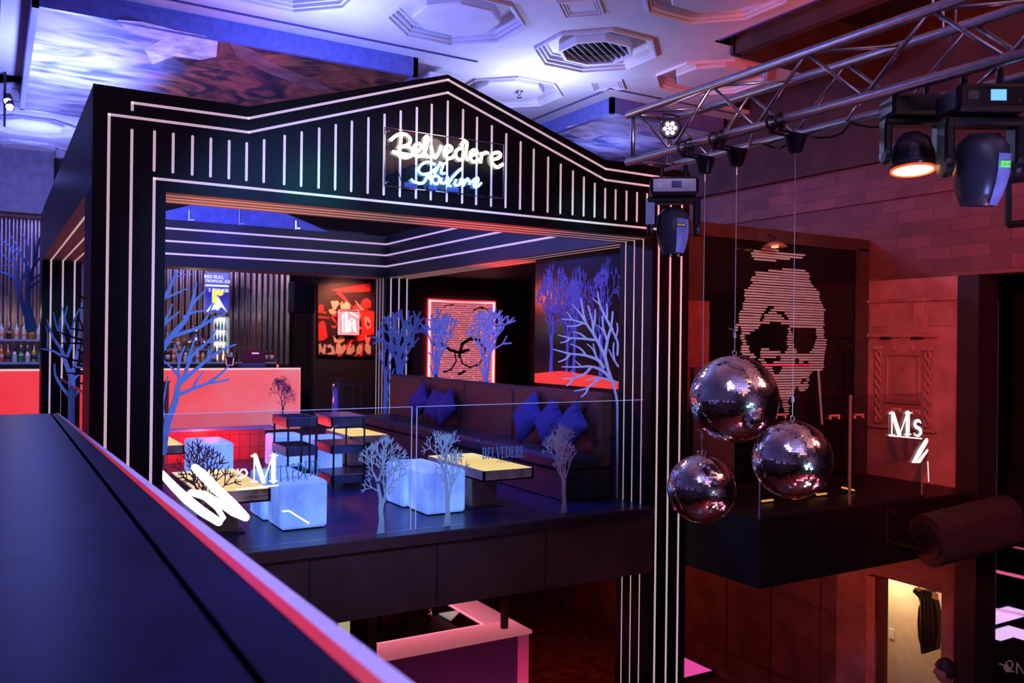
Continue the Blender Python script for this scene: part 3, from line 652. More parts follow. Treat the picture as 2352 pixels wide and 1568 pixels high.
lamp('POINT', 'neon_glow', fpt(1020, 412)-Vector((0, .12, 0)), 1.6, (.1, .3, 1), size=.12)

# ================================================================== GLASS BALUSTRADES
GY = 6.74
xs = [1.08, 3.065, 3.115, 5.58]
fd = lambda u, v: Vector((u, GY-.0075, v)); td = (0, -.0012, 0)
EDGER = glow('lit_glass_edge', (.45, .5, 1), .5)
gl = []
for k, (a, b, lab) in enumerate(((xs[0], xs[1], 'left clear glass balustrade pane of the lounge, beside the glowing near cube'), (xs[2], xs[3], 'right clear glass balustrade pane of the lounge, beside the striped right column'))):
    g = thing('glass_balustrade', lab, 'glass railing', ((a+b)/2, GY, .005), group=None)
    part('pane', MB().box((a, GY-.006, .006), (b, GY+.006, 1.045)), GLASS, g)
    e = MB().box((a, GY-.006, 1.0455), (b, GY+.006, 1.049)); part('top_edge', e, EDGER, g)
    part('side_edge', MB().box((b if k == 0 else a-.003, GY-.006, .006), (b+.003 if k == 0 else a, GY+.006, 1.045)), EDGER, g)
    gl.append(g)
def decal(name, mb, m, par): part(name, mb, m, par)
TREED = mat('brown_vinyl', (.16, .04, .05), .6, noise=.2); TEAL = mat('teal_vinyl', (.2, .6, .75), .6, noise=.1)
TREET = mat('pale_teal_vinyl', (.6, .85, .8), .6, noise=.15, nscale=3)
decal('tree_decal', tree_mb(11, 1.36, .86, .58, fd, td, trunk=.32, spread=1.05), TREED, gl[0])
decal('tree_decal', tree_mb(4, 2.815, .83, .46, fd, td, trunk=.36, spread=1.0), TREET, gl[0])
decal('tree_decal', tree_mb(21, 3.39, .84, .47, fd, td, trunk=.38, spread=1.0), TREET, gl[1])
decal('tree_decal', tree_mb(35, 4.58, .86, .40, fd, td, trunk=.36, spread=.9), mat('lilac_vinyl', (.5, .48, .6), .6, noise=.1), gl[1])
def serif_px(mb, txt, p0, p1, cap, y, t, gap=.1):
    """serif text from pixel p0 to p1 along the baseline, on plane Y=y, cap height in metres"""
    a = at(*p0, 1, y); b = at(*p1, 1, y); L = (b-a).length; n = sum(GLY[ch][0]+gap for ch in txt)-gap
    d = (b-a).normalized(); sx = L/n
    serif(mb, txt, lambda u, v: a+d*(u*sx)+Vector((0, 0, v*cap)), t, gap); return mb
m1 = serif_px(MB(), 'BELVEDERE', (614, 1109), (737, 1088), .115, GY-.0075, (0, -.001, 0))
decal('printed_text', m1, TEAL, gl[0])
m1 = MB(); put_text(m1, 'V O D K A', .05, at(675, 1104, 1, GY-.008), (1, 0, 0), (0, 0, 1)); decal('printed_text', m1, TEAL, gl[0])
m2 = serif_px(MB(), 'BELVEDERE', (1108, 1053), (1204, 1048), .095, GY-.0075, (0, -.001, 0))
decal('printed_text', m2, mat('blue_vinyl', (.2, .42, .65), .6), gl[1])
m2 = MB(); put_text(m2, 'V O D K A', .035, at(1158, 1062, 1, GY-.008), (1, 0, 0), (0, 0, 1)); decal('printed_text', m2, mat('dim_blue_vinyl', (.12, .2, .35), .6), gl[1])
# lit sign reflections drawn as glowing letters on the left pane
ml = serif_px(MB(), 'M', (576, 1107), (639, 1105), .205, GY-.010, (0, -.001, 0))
decal('letter_reflection', ml, WHITEL, gl[0])
pq = lambda x, y: tuple(at(x, y, 1, GY-.012)[i] for i in (0, 2))
rl = lambda pts, wd: MB().ribbon([pq(x, y) for x, y in pts], wd, lambda u, v: Vector((u, GY-.012, v)), (0, -.001, 0))
decal('letter_reflection', rl([(546,1078),(549,1086),(556,1078),(564,1078),(568,1086),(564,1093),(556,1096),(545,1098)], .014), WHITEL, gl[0])
decal('underline_reflection', rl([(544,1124),(639,1114)], .012), WHITEL, gl[0])
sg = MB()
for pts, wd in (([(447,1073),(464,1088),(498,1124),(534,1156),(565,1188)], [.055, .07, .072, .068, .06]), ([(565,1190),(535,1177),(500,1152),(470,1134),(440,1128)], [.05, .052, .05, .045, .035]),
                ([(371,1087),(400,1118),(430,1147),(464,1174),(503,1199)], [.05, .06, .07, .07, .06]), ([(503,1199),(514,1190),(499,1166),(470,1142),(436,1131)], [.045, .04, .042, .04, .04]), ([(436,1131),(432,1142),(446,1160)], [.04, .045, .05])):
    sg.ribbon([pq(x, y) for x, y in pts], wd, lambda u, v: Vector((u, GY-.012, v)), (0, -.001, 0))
decal('signature_reflection', sg, WHITEL, gl[0])
decal('stroke_reflection', rl([(649,1174),(664,1173),(709,1201)], .013), WHITEL, gl[0])

# balcony glass on the right
bg = thing('glass_balustrade', 'glass balustrade of the right balcony with the white Ms sign reflection drawn on', 'glass railing', (7.3, 5.66, .003))
part('pane', MB().box((6.08, 5.655, .003), (7.33, 5.667, 1.12)).box((7.36, 5.655, .003), (8.52, 5.667, 1.12)), GLASSD, bg)
PGE = mat('polished_glass_edge', (.5, .6, .6), .2, metal=.6, noise=.1)
for x in (6.08, 7.335, 7.353, 8.52): part('side_edge', MB().box((x-.003, 5.653, .003), (x+.003, 5.669, 1.12)), PGE, bg)
BY = 5.65
mm = serif_px(MB(), 'M', (2042, 1000), (2094, 998), .235, BY, (0, -.001, 0)); part('letter_reflection', mm, WHITEL, bg)  # reflection of a lit sign, drawn as letters on the balcony glass
mm = serif_px(MB(), 's', (2098, 1003), (2119, 1003), .27, BY, (0, -.001, 0)); part('letter_reflection', mm, WHITEL, bg)
pb = lambda x, y: tuple(at(x, y, 1, BY)[i] for i in (0, 2)); fb_ = lambda u, v: Vector((u, BY, v))
part('underline_reflection', MB().ribbon([pb(2042, 1000), pb(2117, 1007)], .012, fb_, (0, -.001, 0)), WHITEL, bg)
part('signature_reflection', MB().ribbon([pb(*p) for p in ((2128,1012),(2112,1038),(2098,1062),(2112,1058),(2130,1034))], [.06, .07, .06, .05, .03], fb_, (0, -.001, 0)).ribbon([pb(2131, 1060), pb(2133, 1105)], .012, fb_, (0, -.001, 0)), WHITEL, bg)
REFLM = mat('pink_grey_reflection', (.6, .45, .45), .4, metal=.3, noise=.1)
for px, py in ((1794, 952), (1918, 954), (1974, 952), (2060, 938), (2105, 943)):
    q = at(px, py, 1, 5.64); part('line_reflection', MB().box((q[0]-.07, 5.635, q[2]-.008), (q[0]+.07, 5.652, q[2]+.008)).box((q[0]-.07, 5.635, q[2]-.035), (q[0]-.058, 5.652, q[2])).box((q[0]+.058, 5.635, q[2]-.035), (q[0]+.07, 5.652, q[2])), REFLM, bg)  # ceiling line reflections modelled as bracket shapes on the glass
part('base_channel', MB().box((6.08, 5.64, .001), (8.53, 5.68, .03)), BLACKM, bg)
# side pane left of the pavilion (between the gallery counter and the column)
sgp = thing('glass_balustrade', 'glass balustrade pane on the left side of the pavilion, in front of the coral bar', 'glass railing', (.83, 10.2, .003))
part('pane', MB().box((.824, 7.2, .003), (.836, 13.35, 1.02)), GLASS, sgp)
part('top_edge', MB().box((.822, 7.2, 1.0205), (.838, 13.35, 1.04)), RED, sgp)  # red reflection along the pane top put into its colour

# ================================================================== CUT-OUT TREES
RB = 3.565
def zt(ox, oy, s): return lambda x, y: (ox+x/s, oy+y/s)
def traced(name, label, lines, z, plane, group=None, m=TREEB, k=1.0, th=.012):
    """lines: list of (points, start width px, end width px) traced in zoomed pixels; the cut-out stands on the plane Y=plane"""
    mb = MB(); o, s = z
    for pts, a, b in lines:
        P = [tuple(at(o[0]+x/s, o[1]+y/s, 1, plane)[i] for i in (0, 2)) for x, y in pts]
        ppm = FPX/((at(o[0]+pts[0][0]/s, o[1]+pts[0][1]/s, 1, plane)-EYE).dot(_f))
        # smooth the polyline
        Q = [P[0]]
        for i in range(1, len(P)):
            p0 = P[max(i-2, 0)]; p1 = P[i-1]; p2 = P[i]; p3 = P[min(i+1, len(P)-1)]
            for tt in (.33, .67, 1):
                Q.append(tuple(.5*((2*p1[q])+(-p0[q]+p2[q])*tt+(2*p0[q]-5*p1[q]+4*p2[q]-p3[q])*tt**2+(-p0[q]+3*p1[q]-3*p2[q]+p3[q])*tt**3) for q in (0, 1)))
        mb.ribbon(Q, (a/s/ppm*k, b/s/ppm*k), lambda u, v: Vector((u, plane, v)), (0, th, 0))
    return single(name, mb, m, label, 'tree cut-out', group=group)
LT = [([(15,1560),(30,1440),(55,1320),(118,1140),(140,1020)],62,44), ([(130,1050),(150,980),(140,900),(145,820),(110,680)],38,9), ([(143,830),(165,770),(196,690)],20,8), ([(140,930),(80,865),(22,812)],26,8),
      ([(150,1000),(208,900),(230,780),(258,690),(290,600)],34,10), ([(205,890),(262,765),(380,662),(425,600),(460,540)],28,8), ([(375,665),(440,650),(502,625)],18,7),
      ([(165,990),(300,872),(420,772),(520,715),(612,680)],34,10), ([(372,805),(402,755),(417,705)],22,9), ([(150,1090),(270,1040),(400,995),(480,985),(556,965)],30,12), ([(265,1035),(300,965),(347,905)],22,8), ([(380,1000),(470,935),(520,890),(566,845)],24,8),
      ([(45,1320),(12,1200),(30,1080),(55,940)],22,9), ([(0,730),(100,592),(200,482),(245,370),(270,270),(290,180)],50,12), ([(240,372),(300,300),(360,240)],26,12), ([(190,455),(270,415),(352,405)],26,10),
      ([(100,610),(300,545),(400,485),(470,450),(532,420)],32,9), ([(338,515),(390,430),(430,340)],22,9), ([(0,600),(35,490),(65,420),(92,350)],28,9), ([(30,510),(90,460),(152,410)],20,9),
      ([(0,340),(60,240),(100,150),(122,80)],34,16), ([(30,300),(120,265),(206,225)],24,9), ([(100,140),(180,110),(260,105)],14,5), ([(110,110),(150,85),(200,70)],12,5)]
traced('tree_silhouette', 'large blue bare-tree cut-out inside the left column, in front of the pink bar', LT, ((370, 600), RB), 7.13)
RT = [([(815,2380),(818,1600),(812,1400),(775,1250),(735,1130),(705,1010)],12,30), ([(705,1010),(650,900),(600,810),(540,720),(510,620),(490,490)],32,9), ([(540,722),(470,700),(410,685),(318,678)],18,7), ([(500,715),(440,738),(360,740)],15,8), ([(412,684),(390,650),(362,615)],13,7),
      ([(530,700),(475,620),(405,540)],18,7), ([(602,800),(590,690),(550,555)],20,8), ([(597,780),(615,680),(618,590)],18,8), ([(625,865),(500,852),(390,846),(285,820)],24,7), ([(530,845),(480,808),(415,792)],17,7), ([(392,850),(355,878),(305,890)],14,7),
      ([(690,1110),(640,1045),(520,1002),(390,988),(245,950)],32,8), ([(530,1000),(480,940),(395,903)],20,7), ([(392,990),(355,1035),(290,1062)],16,8), ([(640,1045),(600,955),(545,900)],18,7), ([(620,990),(610,950),(600,900)],14,7),
      ([(740,1195),(680,1140),(580,1103),(450,1108),(318,1105)],32,8), ([(582,1105),(530,1165),(430,1205),(320,1213)],24,8), ([(450,1195),(425,1170),(400,1143)],12,6), ([(420,1208),(395,1250),(362,1278)],14,7), ([(480,1090),(455,1070),(430,1048)],12,6),
      ([(750,1222),(640,1206),(535,1225)],24,8), ([(655,1212),(560,1290),(500,1312),(430,1322)],20,8), ([(555,1300),(530,1345),(492,1378)],15,7),
      ([(705,1005),(730,860),(762,740),(775,610)],28,10), ([(720,860),(690,760),(680,650)],20,9), ([(690,785),(665,755),(640,735)],14,7), ([(668,960),(652,890),(665,820)],14,7),
      ([(770,770),(705,650),(660,545),(640,430)],26,9), ([(660,548),(625,520),(595,490)],14,8), ([(722,690),(728,620),(722,540)],15,8), ([(760,760),(800,835),(822,900),(818,1000)],18,14), ([(800,850),(820,780),(815,712)],14,7), ([(822,1100),(780,1035),(740,950)],18,8), ([(790,1045),(780,960),(785,890)],14,7), ([(780,1230),(825,1250)],14,12)]
traced('tree_silhouette', 'bright pale-blue bare-tree cut-out leaning out from the right striped column', RT, ((1210, 560), 3.92), 7.13, m=mat('ice_blue_acrylic', (.5, .62, 1), .5, noise=.08))
def tree_on(label, seed, box, ax, val, m=TREEB, th=.012, name='tree_silhouette', **k):
    """box: pixel left, top, right, bottom; the cut-out stands on a real plane"""
    l, t_, r, b = box; o = 0 if ax == 1 else 1
    pb_ = at((l+r)/2, b, ax, val); pt = at((l+r)/2, t_, ax, val); w0 = at(l, (t_+b)/2, ax, val)[o]; w1 = at(r, (t_+b)/2, ax, val)[o]
    fn = (lambda u, v: Vector((u, val, pb_[2]+v))) if ax == 1 else (lambda u, v: Vector((val, u, pb_[2]+v)))
    t = (0, th, 0) if ax == 1 else (th, 0, 0)
    return tree_mb(seed, (w0+w1)/2, pt[2]-pb_[2], abs(w1-w0), fn, t, **k)
def tree_single(label, *a, m=TREEB, **k): return single('tree_silhouette', tree_on(label, *a, **k), m, label, 'tree cut-out')
tree_single('blue bare-tree cut-out in front of the rear striped column, left end of the sofa', 8, (855, 712, 985, 985), 1, 12.9, trunk=.45, spread=1.1, w0=.10, depth=4)
tree_single('slim blue bare-tree cut-out hugging the left edge of the rear column tree', 17, (868, 790, 905, 985), 1, 12.95, trunk=.3, spread=.8, w0=.05, depth=3)
tree_single('blue bare-tree cut-out standing against the left edge of the red portrait', 9, (965, 706, 1052, 930), 0, 5.72, trunk=.25, spread=.95, w0=.085, depth=4)
tree_single('blue bare-tree cut-out across the right edge of the red portrait', 30, (1066, 706, 1182, 925), 0, 5.72, trunk=.25, spread=1.0, w0=.085, depth=4)
LB1 = [([(470,1500),(472,1290),(468,1170)],50,36), ([(468,1180),(500,1060),(520,900),(535,700)],26,9), ([(468,1190),(430,1090),(400,1000),(350,930),(308,812)],30,9), ([(420,1060),(350,1015),(272,1000)],20,7), ([(310,990),(312,900),(300,850)],10,5),
       ([(470,1330),(405,1250),(362,1170),(358,1098)],24,7), ([(462,1180),(440,1110),(372,950)],16,7), ([(440,1050),(470,960),(480,830),(520,740)],20,8), ([(470,900),(430,820),(408,728)],16,7), ([(425,960),(412,880),(440,720)],14,6), ([(380,880),(365,830),(350,765)],14,6), ([(395,900),(390,840),(395,790)],12,6), ([(468,1230),(500,1180),(540,1160)],18,8), ([(460,1150),(490,1120),(540,1125)],16,8)]
traced('tree_silhouette', 'light blue bare-tree cut-out in the left side opening, before the rear left column', LB1, ((0, 450), 2.85), 11.5, m=mat('sky_blue_acrylic', (.22, .45, .8), .5, noise=.1))
LB2 = [([(200,860),(195,790),(185,720)],70,34), ([(180,800),(150,720),(115,590),(90,530),(-10,488)],34,10), ([(188,760),(186,640),(195,560),(235,400),(262,270)],30,9), ([(120,600),(160,520),(170,450)],18,8), ([(192,600),(180,470),(130,380),(10,290)],24,7), ([(100,540),(108,440),(60,330)],18,6),
       ([(200,600),(235,570),(300,540)],18,8), ([(205,550),(240,525),(300,500)],18,8), ([(205,500),(240,430),(300,370)],20,8), ([(175,440),(185,340),(150,250)],14,6), ([(95,420),(50,410),(0,360)],12,5), ([(225,420),(228,330),(225,240)],14,6), ([(110,480),(60,450),(20,455)],12,5), ([(140,390),(110,320),(70,260)],12,5)]
traced('tree_silhouette', 'dim blue bare-tree cut-out at the far left, before the corrugated wall', LB2, ((0, 450), 2.85), 14.3, m=mat('dim_blue_acrylic', (.12, .2, .5), .5, noise=.1))
# dark spiky branches sticking out of the front left column
dk = MB()
for pts in ([(210,692),(192,684),(177,676)], [(210,765),(192,757),(180,727),(166,727)][:3], [(210,760),(180,757),(160,754)], [(210,788),(170,775),(128,760)], [(210,790),(178,788),(142,788)], [(208,826),(190,812),(178,802)], [(210,834),(170,827),(138,817)], [(208,858),(180,850),(168,842)], [(210,857),(175,858),(150,856)], [(210,882),(190,881),(176,878)], [(208,710),(196,708),(184,706)], [(196,758),(202,744),(212,738)]):
    P = [tuple(at(x, y, 1, 7.6)[i] for i in (0, 2)) for x, y in pts]; dk.ribbon(P, (.022, .008), lambda u, v: Vector((u, 7.6, v)), (0, .012, 0))
dk.ribbon([(.66, .9), (.67, 1.6), (.665, 2.1)], .03, lambda u, v: Vector((u, 7.6, v)), (0, .012, 0)).box((.655, 7.6, 0), (.675, 7.612, .95))
single('tree_silhouette', dk, BLACKM, 'black spiky branch cut-out poking out behind the front left column', 'tree cut-out')
# glass screen with printed trees
scn = thing('glass_screen', 'dark mirror-like glass screen printed with blue trees between sofa and right column', 'glass screen', (5.86, 8.2, 1.09))
part('mirror_pane', MB().box((5.86, 7.20, 1.1), (5.87, 9.2, 2.64)), mat('smoked_glass', (.012, .008, .012), .18, noise=.3, spec=.25), scn)
BT = mat('ultramarine_vinyl', (.10, .17, .62), .5, noise=.1, emit=(.06, .1, .5), es=.0)
for sd, bx, sp_ in ((51, (1229, 600, 1305, 872), .9), (52, (1290, 610, 1350, 875), .95), (53, (1335, 590, 1432, 875), 1.1), (56, (1262, 640, 1345, 878), 1.3)):
    part('printed_tree', tree_on('', sd, bx, 0, 5.858, th=-.002, trunk=.35, spread=sp_, w0=.05, depth=5), BT, scn)
part('red_bar_reflection', MB().prism([(7.3, 1.105), (9.18, 1.105), (9.18, 1.22), (8.6, 1.27), (7.9, 1.24), (7.3, 1.17)], lambda u, v: Vector((5.857, u, v)), (-.004, 0, 0)), glow('red_reflection_glow', (1, .05, .04), .75), scn)  # red bar reflection put on the pane as a glowing shape

# ================================================================== FOREGROUND COUNTER
def sl(xa, ya, xb, yb, y): return xa+(xb-xa)*(y-ya)/(yb-ya)
ct = thing('bar_rail_counter', 'dark glossy drinks counter with painted-in red and lilac edge reflections running away at lower left', 'counter', (0, 3, 0))
def strip_box(mb, a, b, z0, z1, ya=-1.2, yb=6.45):
    """plank between two x offsets (given at y=1.2 and y=6) following the slightly skewed edge"""
    X = lambda o, y: o[0]+(o[1]-o[0])*(y-1.2)/(6-1.2)
    vs = [(X(a, ya), ya, z0), (X(b, ya), ya, z0), (X(b, yb), yb, z0), (X(a, yb), yb, z0), (X(a, ya), ya, z1), (X(b, ya), ya, z1), (X(b, yb), yb, z1), (X(a, yb), yb, z1)]
    return mb.add(vs, ((0,3,2,1),(4,5,6,7),(0,1,5,4),(1,2,6,5),(2,3,7,6),(3,0,4,7)))
part('counter_top', strip_box(MB(), (-1.0, -1.0), (.335, .335), 1.04, 1.10), COUNTER, ct)
part('groove', strip_box(MB(), (.335, .335), (.350, .348), 1.03, 1.075), BLACKM, ct)
part('outer_board', strip_box(MB(), (.350, .348), (.468, .383), 1.04, 1.10), COUNTER, ct)
part('red_reflection_strip', strip_box(MB(), (.468, .383), (.497, .391), 1.03, 1.102), RED, ct)  # red and lilac edge stripes are reflections put into the colour
part('lilac_reflection_strip', strip_box(MB(), (.497, .391), (.537, .403), 1.0, 1.098), mat('lilac_reflection', (.6, .6, .85), .45, metal=.1, noise=.08), ct)
part('front_panel', strip_box(MB(), (.455, .385), (.49, .405), -.6, 1.02), BLACKM, ct)

# ================================================================== DISCO BALLS
MIR = mat('mirror_tile', (.95, .93, .95), .11, metal=1, noise=.03)
GROUT = mat('ball_grout', (.03, .03, .035), .6, noise=.1)
def disco(c, R, tile, label, top, seed, double=False):
    rnd = random.Random(seed); c = Vector(c)
    t = thing('mirror_ball', label, 'disco ball', tuple(c))
    part('core', MB().lathe([(R*.985*math.sin(PI*i/32), -R*.985*math.cos(PI*i/32)) for i in range(33)], 48, T(*c)), GROUT, t, True)
    mb = MB(); rows = int(PI*R/tile)
    for i in range(rows):
        ph = -PI/2+PI*(i+.5)/rows; n = max(3, int(2*PI*R*math.cos(ph)/tile)); h = PI/rows*.45; off = rnd.random()
        for j in range(n):
            th = 2*PI*(j+off)/n; wd = 2*PI/n*.45
            nrm = Vector((math.cos(ph)*math.cos(th), math.cos(ph)*math.sin(th), math.sin(ph)))
            e = Vector((-math.sin(th), math.cos(th), 0)); nn = e.cross(nrm) * -1
            tl = Vector((rnd.gauss(0, .028), rnd.gauss(0, .028), rnd.gauss(0, .028)))
            n2 = (nrm+tl).normalized(); e2 = (e-n2*e.dot(n2)).normalized(); u2 = n2.cross(e2)
            hw = wd*R*math.cos(ph); hh = h*R; p = c+nrm*R
            mb.add([p-e2*hw-u2*hh, p+e2*hw-u2*hh, p+e2*hw+u2*hh, p-e2*hw+u2*hh], [(0, 1, 2, 3)])
    part('mirror_tiles', mb, MIR, t)
    for dx in ((-.018, .018) if double else (0,)):
        rg_ = [c+Vector((dx+.014*math.cos(a), 0, R+.012+.014*math.sin(a))) for a in [2*PI*k/12 for k in range(12)]]
        part('hanging_ring', MB().tube(rg_, .003, 6, closed=True), CHROME, t, True)
    part('cable_clamp', MB().lathe([(.003, 0), (.008, .005), (.008, .03), (.003, .035)], 8, T(c.x, c.y, c.z+R+.09)), mat('ferrule', (.5, .5, .7), .4, metal=.5, noise=.1), t)
    part('cable', MB().tube([(c.x, c.y, c.z+R+.02), (c.x, c.y, top)], .0022, 6), mat('steel_cable', (.6, .6, .65), .35, metal=.7, noise=.1), t)
    part('cable_tail', MB().tube([(c.x, c.y, c.z+R+.12), (c.x-.015, c.y, c.z+R+.14), (c.x-.035, c.y+.01, c.z+R+.145)], .002, 5), CHROME, t, True)
BALLS = [((3.48, 3.43, 1.308), .240, 'largest disco ball, hung highest of the three below the truss', 0), ((3.48, 3.027, 1.026), .1985, 'reddish middle-sized disco ball, right of the three hung below the truss', 1), ((3.48, 3.676, .781), .194, 'smallest disco ball, lowest and left of the three below the truss', 2)]
for c_, R_, lab, k in BALLS: disco(c_, R_*.995, .0118, lab, 2.60, 5+k, k == 2)
for (x, y, z), px, lab in (((3.48, 3.43, 0), 0, 'small black cone motor on the truss above the largest disco ball'), ((3.48, 3.027, 0), 0, 'small black cone motor on the truss above the reddish disco ball'), ((3.48, 3.676, 0), 0, 'small black cone motor on the truss above the smallest disco ball')):
    t = thing('ball_motor', lab, 'motor', (x, y, 2.56))
    part('housing', MB().lathe([(.0, 2.575), (.032, 2.58), (.055, 2.65), (.058, 2.665), (0, 2.665)], 18, T(x, y, 0)), PLASTIC, t)
    part('strap', MB().box((x-.155, y-.035, 2.662), (x+.01, y-.02, 2.672)).box((x-.155, y+.02, 2.662), (x+.01, y+.035, 2.672)), PLASTIC, t)
    for yy in (-.028, .028): part('clamp', MB().tube([(3.335+.034*math.cos(a), y+yy, 2.715+.034*math.sin(a)) for a in [2*PI*k/10 for k in range(10)]], .008, 6, closed=True).tube([(3.335, y+yy, 2.69), (3.36, y+yy, 2.66)], .008, 6), PLASTIC, t, True)
    part('hook', MB().tube([(x, y, 2.58), (x, y, 2.53)], .004, 6), CHROME, t)

# ================================================================== TRUSS
tr = thing('lighting_truss', 'long aluminium box truss with diagonal braces crossing the upper right', 'truss', (3.48, 1, 2.715))
XA, XB, ZA, ZB, YE = 3.335, 3.625, 2.715, 3.005, 4.2
for x in (XA, XB):
    for z in (ZA, ZB): part('chord', MB().tube([(x, -2.0, z), (x, YE, z)], .024, 14), STEEL, tr, True)
for x in (XA, XB): part('end_post', MB().tube([(x, YE-.05, ZA), (x, YE-.05, ZB)], .014, 10), STEEL, tr, True)
for z in (ZA, ZB): part('end_post', MB().tube([(XA, YE-.05, z), (XB, YE-.05, z)], .014, 10), STEEL, tr, True)
yy = YE-.08; up = True; k = 0
while yy > -1.6:
    for x in (XA, XB):
        za_, zb_ = (ZB, ZA) if up else (ZA, ZB)
        part('brace', MB().tube([(x, yy, za_), (x, yy-.32, zb_)], .0095, 8), STEEL, tr, True)
    if k % 2 == 0:
        part('brace', MB().tube([(XA, yy, ZB), (XB, yy-.32, ZB)], .0085, 8), STEEL, tr, True); part('brace', MB().tube([(XB, yy, ZA), (XA, yy-.32, ZA)], .0085, 8), STEEL, tr, True)
    yy -= .32; up = not up; k += 1
for x, y in ((XA, 2.16), (XB, 2.3)):
    o = part('chain_sling', MB().tube([(x, y-.03, 5.6), (x, y-.03, ZB+.03), (x, y, ZB-.05), (x, y+.03, ZB+.03), (x+.03, y+.03, 5.6)], .005, 6), CHROME, tr, True)
# loose cable draped along the truss
pts = []
for i in range(40):
    y = 3.35-.045*i; pts.append((XB-.03+.03*math.sin(i*1.3), y, 2.70-.05*abs(math.sin(i*.5))))
single('truss_cable', MB().tube(pts, .006, 6), PLASTIC, 'black cable draped along the lower rear truss tube above the balls', 'cable', smooth=True)

# fixtures on the truss
def moving_head(name, label, loc, s=1.0, yaw=0, body=(0, 0), glowmat=None, wash=False, tilt=0, disp=None):
    t = thing(name, label, 'stage light', loc, yaw)
    L = T(*loc) @ rot('Z', yaw); w_ = lambda lo, hi, m=None, b=.012: MB().bev(tuple(x*s for x in lo), tuple(x*s for x in hi), b*s, L @ m if m else L)
    part('base', w_((-.17, -.12, -.13), (.17, .12, 0), b=.02), PLASTIC, t)
    part('clamp', w_((-.10, -.02, 0), (-.07, .02, .11)), PLASTIC, t); part('clamp', w_((.07, -.02, 0), (.10, .02, .11)), PLASTIC, t)
    part('yoke_arm', MB().lathe([(0, -.025*s), (.055*s, -.02*s), (.06*s, 0), (.055*s, .02*s), (0, .025*s)], 16, L @ T(-.165*s, 0, -.36*s) @ rot('Y', PI/2)).bev((-.19*s, -.05*s, -.36*s), (-.14*s, .05*s, -.15*s), .012*s, L), PLASTIC, t)
    part('yoke_arm', MB().lathe([(0, -.025*s), (.055*s, -.02*s), (.06*s, 0), (.055*s, .02*s), (0, .025*s)], 16, L @ T(.165*s, 0, -.36*s) @ rot('Y', PI/2)).bev((.14*s, -.05*s, -.36*s), (.19*s, .05*s, -.15*s), .012*s, L), PLASTIC, t)
    part('yoke_bridge', w_((-.19, -.06, -.18), (.19, .06, -.135)), PLASTIC, t)
    H = L @ T(0, 0, -.36*s) @ rot('X', tilt)
    if wash:
        part('head', MB().lathe([(0, .14*s), (.06*s, .135*s), (.105*s, .10*s), (.125*s, .03*s), (.13*s, -.06*s), (.128*s, -.09*s), (.12*s, -.09*s)], 30, H, False), mat('glossy_head_shell', (.05, .04, .05), .25, noise=.1), t, True)
        part('vent_ribs', MB().lathe([(.1285*s, .02*s), (.1315*s, .0), (.1325*s, -.05*s), (.131*s, -.055*s)], 30, H, False), PLASTIC, t)
        part('lens_ring', MB().lathe([(.12*s, -.092*s), (.133*s, -.092*s), (.133*s, -.104*s), (.12*s, -.104*s)], 30, H, False), glow('orange_ring', (1, .12, .03), .9), t)
        part('lens', MB().lathe([(0, -.088*s), (.119*s, -.088*s), (.119*s, -.098*s), (0, -.1*s)], 30, H), glowmat, t)
    else:
        part('head', MB().lathe([(0, .15*s), (.07*s, .145*s), (.115*s, .09*s), (.12*s, -.04*s), (.1*s, -.13*s), (.075*s, -.19*s), (0, -.19*s)], 24, H), mat('satin_head_shell', (.05, .055, .08), .3, noise=.15), t, True)
        part('lens', MB().lathe([(0, -.188*s), (.07*s, -.188*s), (.07*s, -.196*s), (0, -.197*s)], 20, H), mat('dark_lens', (.02, .02, .05), .05, noise=.05), t)
    P_ = {}
    if disp:
        n_ = Vector((math.sin(0), -1, 0))
        dm = MB().box((-.15*s, -.124*s, -.11*s), (.15*s, -.119*s, -.02*s), L); pl = P_['p'] = part('control_panel', dm, mat('silver_panel', (.5, .52, .62), .35, metal=.3, noise=.08) if disp == 'silver' else PLASTIC, t)
        part('display', MB().box((-.02*s, -.127*s, -.085*s), (.05*s, -.1245*s, -.035*s), L), glow('blue_display', (.15, .45, 1), 1.4) if disp != 'silver' else mat('grey_display', (.05, .06, .2), .2, noise=.1), pl)
        dg = MB(); o_ = L @ Vector((-.095*s, -.1245*s, -.085*s)); put_text(dg, 'VNX', .035*s, o_, L.to_3x3() @ Vector((1, 0, 0)), (0, 0, 1)) if False else dg.box((-.125*s, -.1265*s, -.08*s), (-.075*s, -.1245*s, -.04*s), L).lathe([(0, 0), (.008*s, 0), (.008*s, .003*s), (0, .003*s)], 10, L @ T(.11*s, -.1245*s, -.085*s) @ rot('X', PI/2))
        part('printed_marks', dg, mat('white_print', (.8, .8, .85), .5) if disp == 'silver' else mat('dim_print', (.1, .1, .12), .5), pl)
    return t, L, H
def badge(t, M_, txt, bg_, fg, s):
    bd = part('badge', MB().box((-.03*s, -.002, -.014*s), (.03*s, 0, .014*s), M_), bg_, t)
    b = MB(); put_text(b, txt, .024*s, M_ @ Vector((0, -.0035, -.008*s)), M_.to_3x3() @ Vector((1, 0, 0)), M_.to_3x3() @ Vector((0, 0, 1))); part('badge_text', b, fg, bd)
FACE = -YAW-.12
t, L, H = moving_head('moving_head_light', 'moving head stage light with silver control panel, hung left of the balls', (3.47, 3.93, 2.585), .82, FACE, tilt=-.1, disp='silver')
PH = lambda s: [(.119*s, .05*s), (.122*s, -.03*s), (.112*s, -.09*s), (.094*s, -.15*s), (.078*s, -.188*s)]
part('highlight_patch', shell_patch(PH(.82), .15, 1.0, H), mat('blue_lit_shell', (.3, .38, .75), .35, noise=.2, nscale=20), t, True)  # blue highlight on the head drawn as a coloured patch
